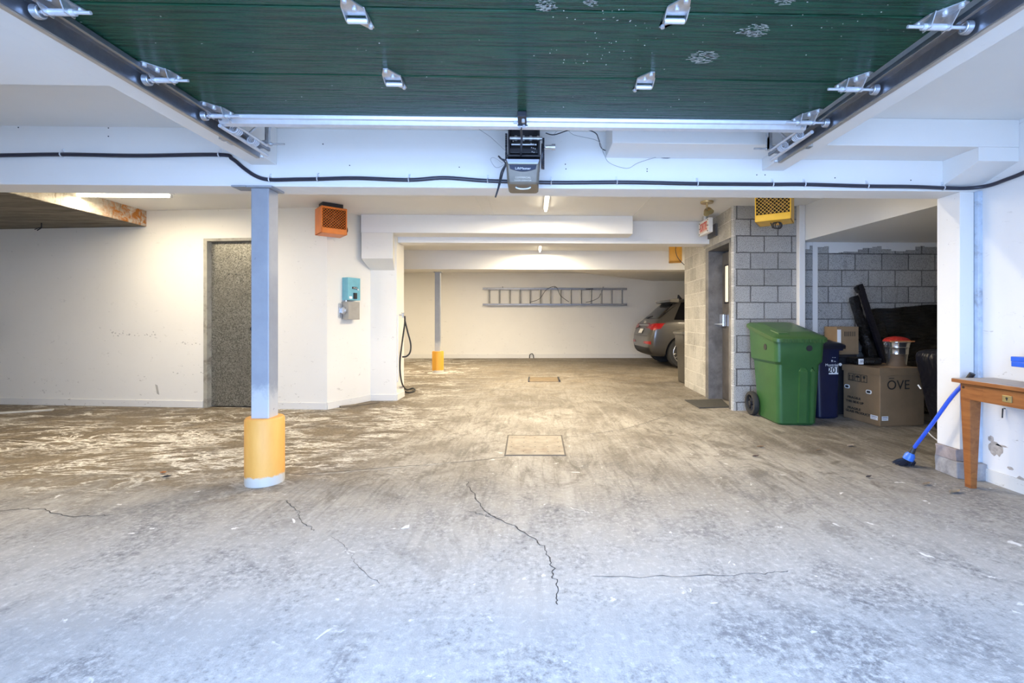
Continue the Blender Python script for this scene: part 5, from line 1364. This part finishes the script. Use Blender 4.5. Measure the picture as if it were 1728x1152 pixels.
b = MB(); b.box((tx0 + .004, ty0 + .004, tz - .002), (tx1, ty1 - .004, tz)); obj('worn_surface', b, woodtop(), tb, world=True)
b = MB(); b.box((tx0 + .035, ty0 + .04, tz - .130), (tx0 + .055, ty1 - .03, tz - .026)); b.box((tx0 + .055, ty1 - .05, tz - .13), (tx1 - .01, ty1 - .03, tz - .026)); b.box((tx0 + .055, ty0 + .04, tz - .13), (tx1 - .01, ty0 + .06, tz - .026)); obj('apron', b, m_wood, tb, world=True, bevel=.002)
yd1 = atX(1660, 660, tx0 + .035).y
b = MB(); b.box((tx0 + .031, ty0 + .3, tz - .122), (tx0 + .036, yd1, tz - .034)); dw = obj('drawer', b, m_wood, tb, world=True, bevel=.002)
kp = atX(1700, 673, tx0 + .030); b = MB(); b.box((tx0 + .026, kp.y - .028, kp.z - .020), (tx0 + .031, kp.y + .028, kp.z + .020)); lk = obj('lock_plate', b, M('old_brass', (.42, .34, .16), .4, .7), dw, world=True, bevel=.002)
b = MB(); b.cyl((tx0 + .024, kp.y, kp.z + .004), (tx0 + .03, kp.y, kp.z + .004), .006); b.box((tx0 + .024, kp.y - .002, kp.z - .010), (tx0 + .03, kp.y + .002, kp.z)); obj('keyhole', b, m_black, lk, world=True)
b = MB(); kk = atX(1619, 652, tx0 + .035); b.cyl((tx0 + .032, ty1 - .05, tz - .055), (tx0 + .036, ty1 - .05, tz - .055), .008); obj('knot', b, M('knot_dark', (.05, .02, .01), .6), tb, world=True)
for lx, ly in ((tx0 + .075, ty1 - .06), (tx0 + .075, ty0 + .08)):
    b = MB(); b.loft([rrect(lx, ly, .020, .022, .004, 0, 2), rrect(lx, ly, .038, .034, .004, tz - .13, 2), rrect(lx, ly, .038, .034, .004, tz - .028, 2)]); obj('leg', b, m_wood, tb, world=True, smooth=True, angle=30)
# blue bench tool on the table
bt = thing('bench_vise', 'blue metal bench tool on the table, mostly cut off by the right edge', 'tool', (2.92, 2.45, tz))
m_vb = M('vise_blue', (.02, .12, .62), .3, 0, .08)
y1 = atX(1706, 610, 2.86).y; za = atX(1706, 601, 2.86).z; zb_ = atX(1706, 618, 2.86).z
b = MB(); b.box((2.86, 2.40, zb_), (2.95, y1, (za + zb_) / 2)); b.box((2.857, 2.40, (za + zb_) / 2), (2.953, y1 + .0, za)); obj('jaw', b, m_vb, bt, world=True, bevel=.003)
b = MB(); b.box((2.84, 2.20, tz), (2.97, 2.46, tz + .02)); b.loft([rrect(2.905, 2.34, .05, .10, .02, tz + .02), rrect(2.905, 2.36, .045, .08, .02, zb_ + .01)]); obj('base', b, m_vb, bt, world=True, bevel=.003)
b = MB(); b.cyl((2.90, 2.62, za), (2.90, 2.62, za + .04), .016); obj('pin', b, m_blackmetal, bt, world=True); b = MB(); b.cyl((2.90, 2.3, (za + zb_) / 2), (2.90, 2.45, (za + zb_) / 2), .018); obj('screw', b, m_blackmetal, bt, world=True)
# nail under table on the wall
p = atX(1696, 697, XR); b = MB(); b.tube([(XR, p.y, p.z + .03), (XR - .015, p.y, p.z + .03), (XR - .018, p.y, p.z - .03)], .004, 6); obj('nail', b, m_black, bpy.data.objects['wall_right'], world=True)
# bare patches of plaster on the right wall
b = MB()
for px, py, rx, rz_ in ((1680, 757, .05, .045), (1672, 740, .02, .02), (1690, 752, .04, .006), (1722, 812, .03, .03), (1705, 790, .02, .01)):
    p = atX(px, py, XR - .0015); pts = [(p.y + rx * math.cos(2 * PI * k / 18) * (1 + .5 * noise.noise(Vector((k * .9, px, 0)))), p.z + rz_ * math.sin(2 * PI * k / 18) * (1 + .5 * noise.noise(Vector((k * .8, py, 0))))) for k in range(18)]
    b.prism(pts, XR - .0015, XR - .0005, 'x')
obj('bare_patch', b, M('bare_plaster', (.42, .37, .32), .9, 0, .3, 40), bpy.data.objects['wall_right'], world=True)
# scrape marks on the left wall
b = MB()
def lw(px, py): p = on_wall(px); return Vector((p.x, p.y, HC + (541 - py) / F * (p - Vector((0, 0, 0))).dot(Vector((sy_, cy_, 0))))) - nin * .0015
for pts_ in ([(262, 648), (266, 650), (269, 666), (265, 664)], [(275, 676), (282, 676), (282, 678), (275, 678)]):
    b.quad([lw(*p) for p in pts_])
for k in range(46):
    x = random.uniform(185, 262) if k < 30 else random.uniform(290, 342); y = (random.gauss(563, 2.5) if k < 30 else random.gauss(629 if k % 2 else 578, 1.2)); w_ = random.uniform(.8, 3.2); h_ = random.uniform(.5, 2.2)
    b.quad([lw(x, y), lw(x + w_, y + .3), lw(x + w_ * .8, y + h_), lw(x + .2, y + h_ * .8)])
obj('scrape_mark', b, M('scrape_grey', (.42, .40, .35), .8), bpy.data.objects['wall_left'], world=True)

# ------------------------------------------------------------------ LEAVES AND LITTER
spots = [(1283, 755, 'dry brown leaf on the floor left of the group by the green bin', .030), (1275, 771, 'thin dark leaf on the floor nearest below the green bin', .026), (1381, 761, 'brown leaf on the floor below the navy bin', .022),
         (1435, 753, 'pale curled leaf on the floor below the large carton', .035), (1466, 806, 'dark crumpled leaf on the open floor left of the broom head', .022), (1563, 818, 'curled brown leaf on the floor between broom and table leg', .032), (1611, 831, 'largest curled leaf on the floor in front of the table leg', .045),
         (275, 799, 'orange leaf on the muddy floor left of the blue column', .03), (281, 806, 'black leaf scrap on the muddy floor beside the orange leaf', .03)]
for i, (px, py, lab, sz) in enumerate(spots):
    g = G(px, py); b = MB(); n = 8; rows = []
    ang = random.uniform(-.5, .5)
    for j in range(n + 1):
        u = j / n * 2 - 1; w = sz * .38 * (1 - u * u) ** .7 + .0005
        row = []
        for k in (-1, -.5, 0, .5, 1):
            x = u * sz; y = k * w; z = .003 + .010 * abs(k) * (1 - u * u) + .012 * u * u * (1 if u > 0 else .3) + random.uniform(0, .002)
            row.append(Vector((x * math.cos(ang) - y * math.sin(ang), x * math.sin(ang) + y * math.cos(ang), z)))
        rows.append(row)
    b.loft(rows, cap=False, closed=False)
    m = M('dry_leaf', [(.20, .12, .06), (.10, .06, .04), (.22, .14, .07), (.32, .25, .18), (.07, .05, .04), (.28, .20, .12), (.30, .23, .15), (.45, .16, .04), (.03, .03, .03)][i], .8, 0, .2, 40)
    o = obj('dry_leaf', b, m); o.location = (g.x, g.y, 0)
    sm = o.modifiers.new('solid', 'SOLIDIFY'); sm.thickness = .0012
    tag(o, lab, 'leaf', 'dry leaves on the concrete floor')
g = G(685, 889); b = MB(); b.prism([(g.x - .02, g.y - .02), (g.x + .018, g.y - .008), (g.x + .012, g.y + .022), (g.x - .006, g.y + .012)], 0, .002)
tag(obj('paper_scrap', b, m_white), 'small white paper scrap on the open floor', 'paper scrap')
